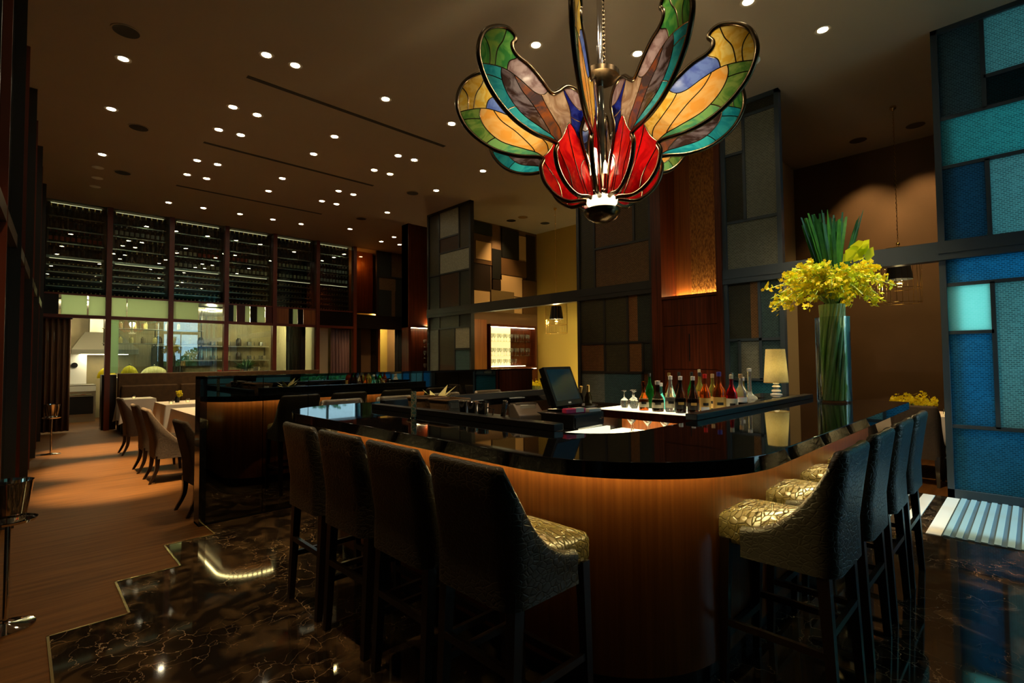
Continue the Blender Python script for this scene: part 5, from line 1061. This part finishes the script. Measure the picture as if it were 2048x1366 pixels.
# pendant lamps in the alcoves
def pendant(label, x, y, zt, power):
    t = thing('cage_pendant', label, 'pendant lamp', (x, y, 0))
    part(MB().lathe([(.04, 5.05), (.04, 5.02), (.01, 4.99)], 12), 'canopy', 'gold', t, 40)
    m = MB(); n = 60
    for k in range(n):
        z = zt + .1 + (5.0 - zt - .1) * k / n; h = (5.0 - zt - .1) / n
        m.tube([((.008 * math.cos(2 * PI * i / 6)) * (k % 2), (.008 * math.cos(2 * PI * i / 6)) * (1 - k % 2), z + h * .62 * math.sin(2 * PI * i / 6)) for i in range(6)], .0032, 3, closed=True)
    part(m, 'chain', 'gold', t)
    part(MB().sphere((0, 0, zt + .08), .025), 'knob', 'gold', t, 60)
    for z, rr in ((zt, .25), (zt - .75, .25), (zt - .55, .25)): part(MB().tube([(rr * math.cos(2 * PI * i / 24), rr * math.sin(2 * PI * i / 24), z) for i in range(24)], .004, 5, closed=True), 'cage_ring', 'gold', t, 60)
    for k in range(24):
        a = 2 * PI * k / 24; part(MB().tube([(.02 * math.cos(a), .02 * math.sin(a), zt + .02), (.25 * math.cos(a), .25 * math.sin(a), zt), (.25 * math.cos(a), .25 * math.sin(a), zt - .75)], .0022, 3), 'cage_wire', 'gold', t)
    part(MB().lathe([(.115, zt - .12), (.16, zt - .42), (.157, zt - .42), (.112, zt - .12)], 30, caps=False), 'shade', mat('pleated_black', (0.008, 0.008, 0.009), 0.6), t, 50)
    part(MB().tube([(0, 0, zt + .06), (0, 0, zt - .30)], .006), 'rod', 'gold', t); part(MB().lathe([(.01, zt - .44), (.05, zt - .46), (.055, zt - .475), (0, zt - .48)], 12), 'bulb_cup', 'gold', t, 40); part(MB().sphere((0, 0, zt - .36), .035), 'bulb', 'lamp_lit' if power > 40 else 'led_white', t, 60)
    lamp('pendant_glow', 'POINT', (0, 0, zt - .47), power, (1, .78, .34), t, .04)
pendant('black shaded cage pendant hanging in the left alcove', 8.93, 7.70, 2.86, 120)
pendant('black shaded cage pendant hanging in the right alcove', 8.83, 1.28, 3.0, 22)
lamp('alcove_wall_fill', 'AREA', (9.9, 7.4, 0.6), 30, (1, .80, .30), None, .5, aim=(.6, 0, .8))  # fill light without a fixture, added to brighten the lower yellow wall

# ================================================================== ALCOVE TABLES
clothtable('white tablecloth on the table in the right alcove', 8.2, 9.0, 0.70, 1.6, .5)
clothtable('white tablecloth on the table in the left alcove', 8.6, 9.6, 6.6, 8.6, .5)
inst(ch, 'upholstered chair at the right alcove table beside the blue screen', (7.82, 1.00, 0), -PI / 2, group='alcove chairs'); inst(ch, 'upholstered chair at the right alcove table farther from the blue screen', (7.82, 1.62, 0), -PI / 2 - .1, group='alcove chairs')
def flowerbox(label, x, y, z, L_, ang):
    t = thing('flower_box', label, 'flowers', (x, y, z), ang); part(MB().box(-.06, .06, -L_, L_, 0, .11), 'glass_box', 'clear_glass', t)
    for k in range(16):
        part(MB().tube([(random.uniform(-.04, .04), -L_ + .02 + (2 * L_ - .04) * k / 15, .005), (random.uniform(-.03, .03), -L_ + .03 + (2 * L_ - .06) * k / 15, .13)], .008, 5), 'stem', 'stem_green', t)
    m = MB()
    for k in range(260): blossom(m, Vector((random.gauss(0, .05), random.uniform(-L_ - .04, L_ + .04), .12 + abs(random.gauss(0, .055)))), random.uniform(.018, .03), 0)
    part(m, 'blossoms', 'petal_yellow', t)['kind'] = 'stuff'
flowerbox('long glass box of yellow flowers on the right alcove table', 8.45, 1.12, .7525, .20, 0)
flowerbox('dark box of yellow flowers on the left alcove table', 8.95, 8.30, .7525, .20, .3)
votive('candle glass beside the flower box in the right alcove', 8.5, 0.80); votive('candle glass beside the flower box in the left alcove', 8.9, 7.9)
lamp('table_spot', 'SPOT', (9.0, 1.15, CZ - .05), 500, WARM, None, .04, 20, .6, (-.12, 0, -1)); lamp('table_spot', 'SPOT', (8.93, 8.3, CZ - .05), 400, WARM, None, .04, 24, .6, (0, 0, -1))

# ================================================================== ICE BUCKET STANDS, MAT
def stand(label, x, y, s=1.0):
    t = thing('bucket_stand', label, 'stand', (x, y, 0)); part(MB().lathe([(.13, 0), (.13, .008), (.05, .018), (.015, .03)], 28), 'base', 'chrome', t, 40); part(MB().tube([(0, 0, .02), (0, 0, .60)], .013, 12), 'pole', 'chrome', t, 60)
    part(MB().lathe([(.0, .595), (.12, .598), (.128, .612), (.124, .612), (.118, .603), (0, .602)], 28), 'tray', 'chrome', t, 40); part(MB().lathe([(.072, .604), (.078, .62), (.105, .82), (.108, .83), (.102, .83), (.075, .62), (0, .615)], 28), 'bucket', 'chrome', t, 40)
stand('chrome wine bucket on a pole stand at the near left edge', -.03, 4.12); stand('chrome wine bucket on a pole stand by the brown curtain', .40, 11.4)
t = thing('entrance_mat', 'blue grey ribbed entrance mat in daylight', 'mat', (6.33, -.8, .0045))
part(Bx(-.80, .76, -1.4, 1.38, 0, .006), 'backing', 'mat_dark', t)
rb = Bx(-.80, .76, -.021, .021, .004, .014).mesh('rib', 'mat_light')
for k in range(36):
    o = bpy.data.objects.new('rib', rb); COL.objects.link(o); o.parent = t; o.location = (0, 1.35 - .0765 * k, 0)
for k, (a, b) in enumerate([(.585, .685), (.785, .885), (.985, 1.085)]): struct(Bx(5.53, 7.08, a, b, .003, .009).build('trim_%d' % (70 + k), 'white_stone'), 'white stone inlay strip beside the entrance mat')
t = thing('exit_sign', 'green illuminated exit sign over the entrance', 'sign', (6.3, -3.15, 4.55)); part(Bx(-.25, .25, -.04, .0, 0, .18), 'box', 'white_paint', t); part(Bx(-.24, .24, 0, .004, .01, .17), 'sign_face', 'exit_green', t)
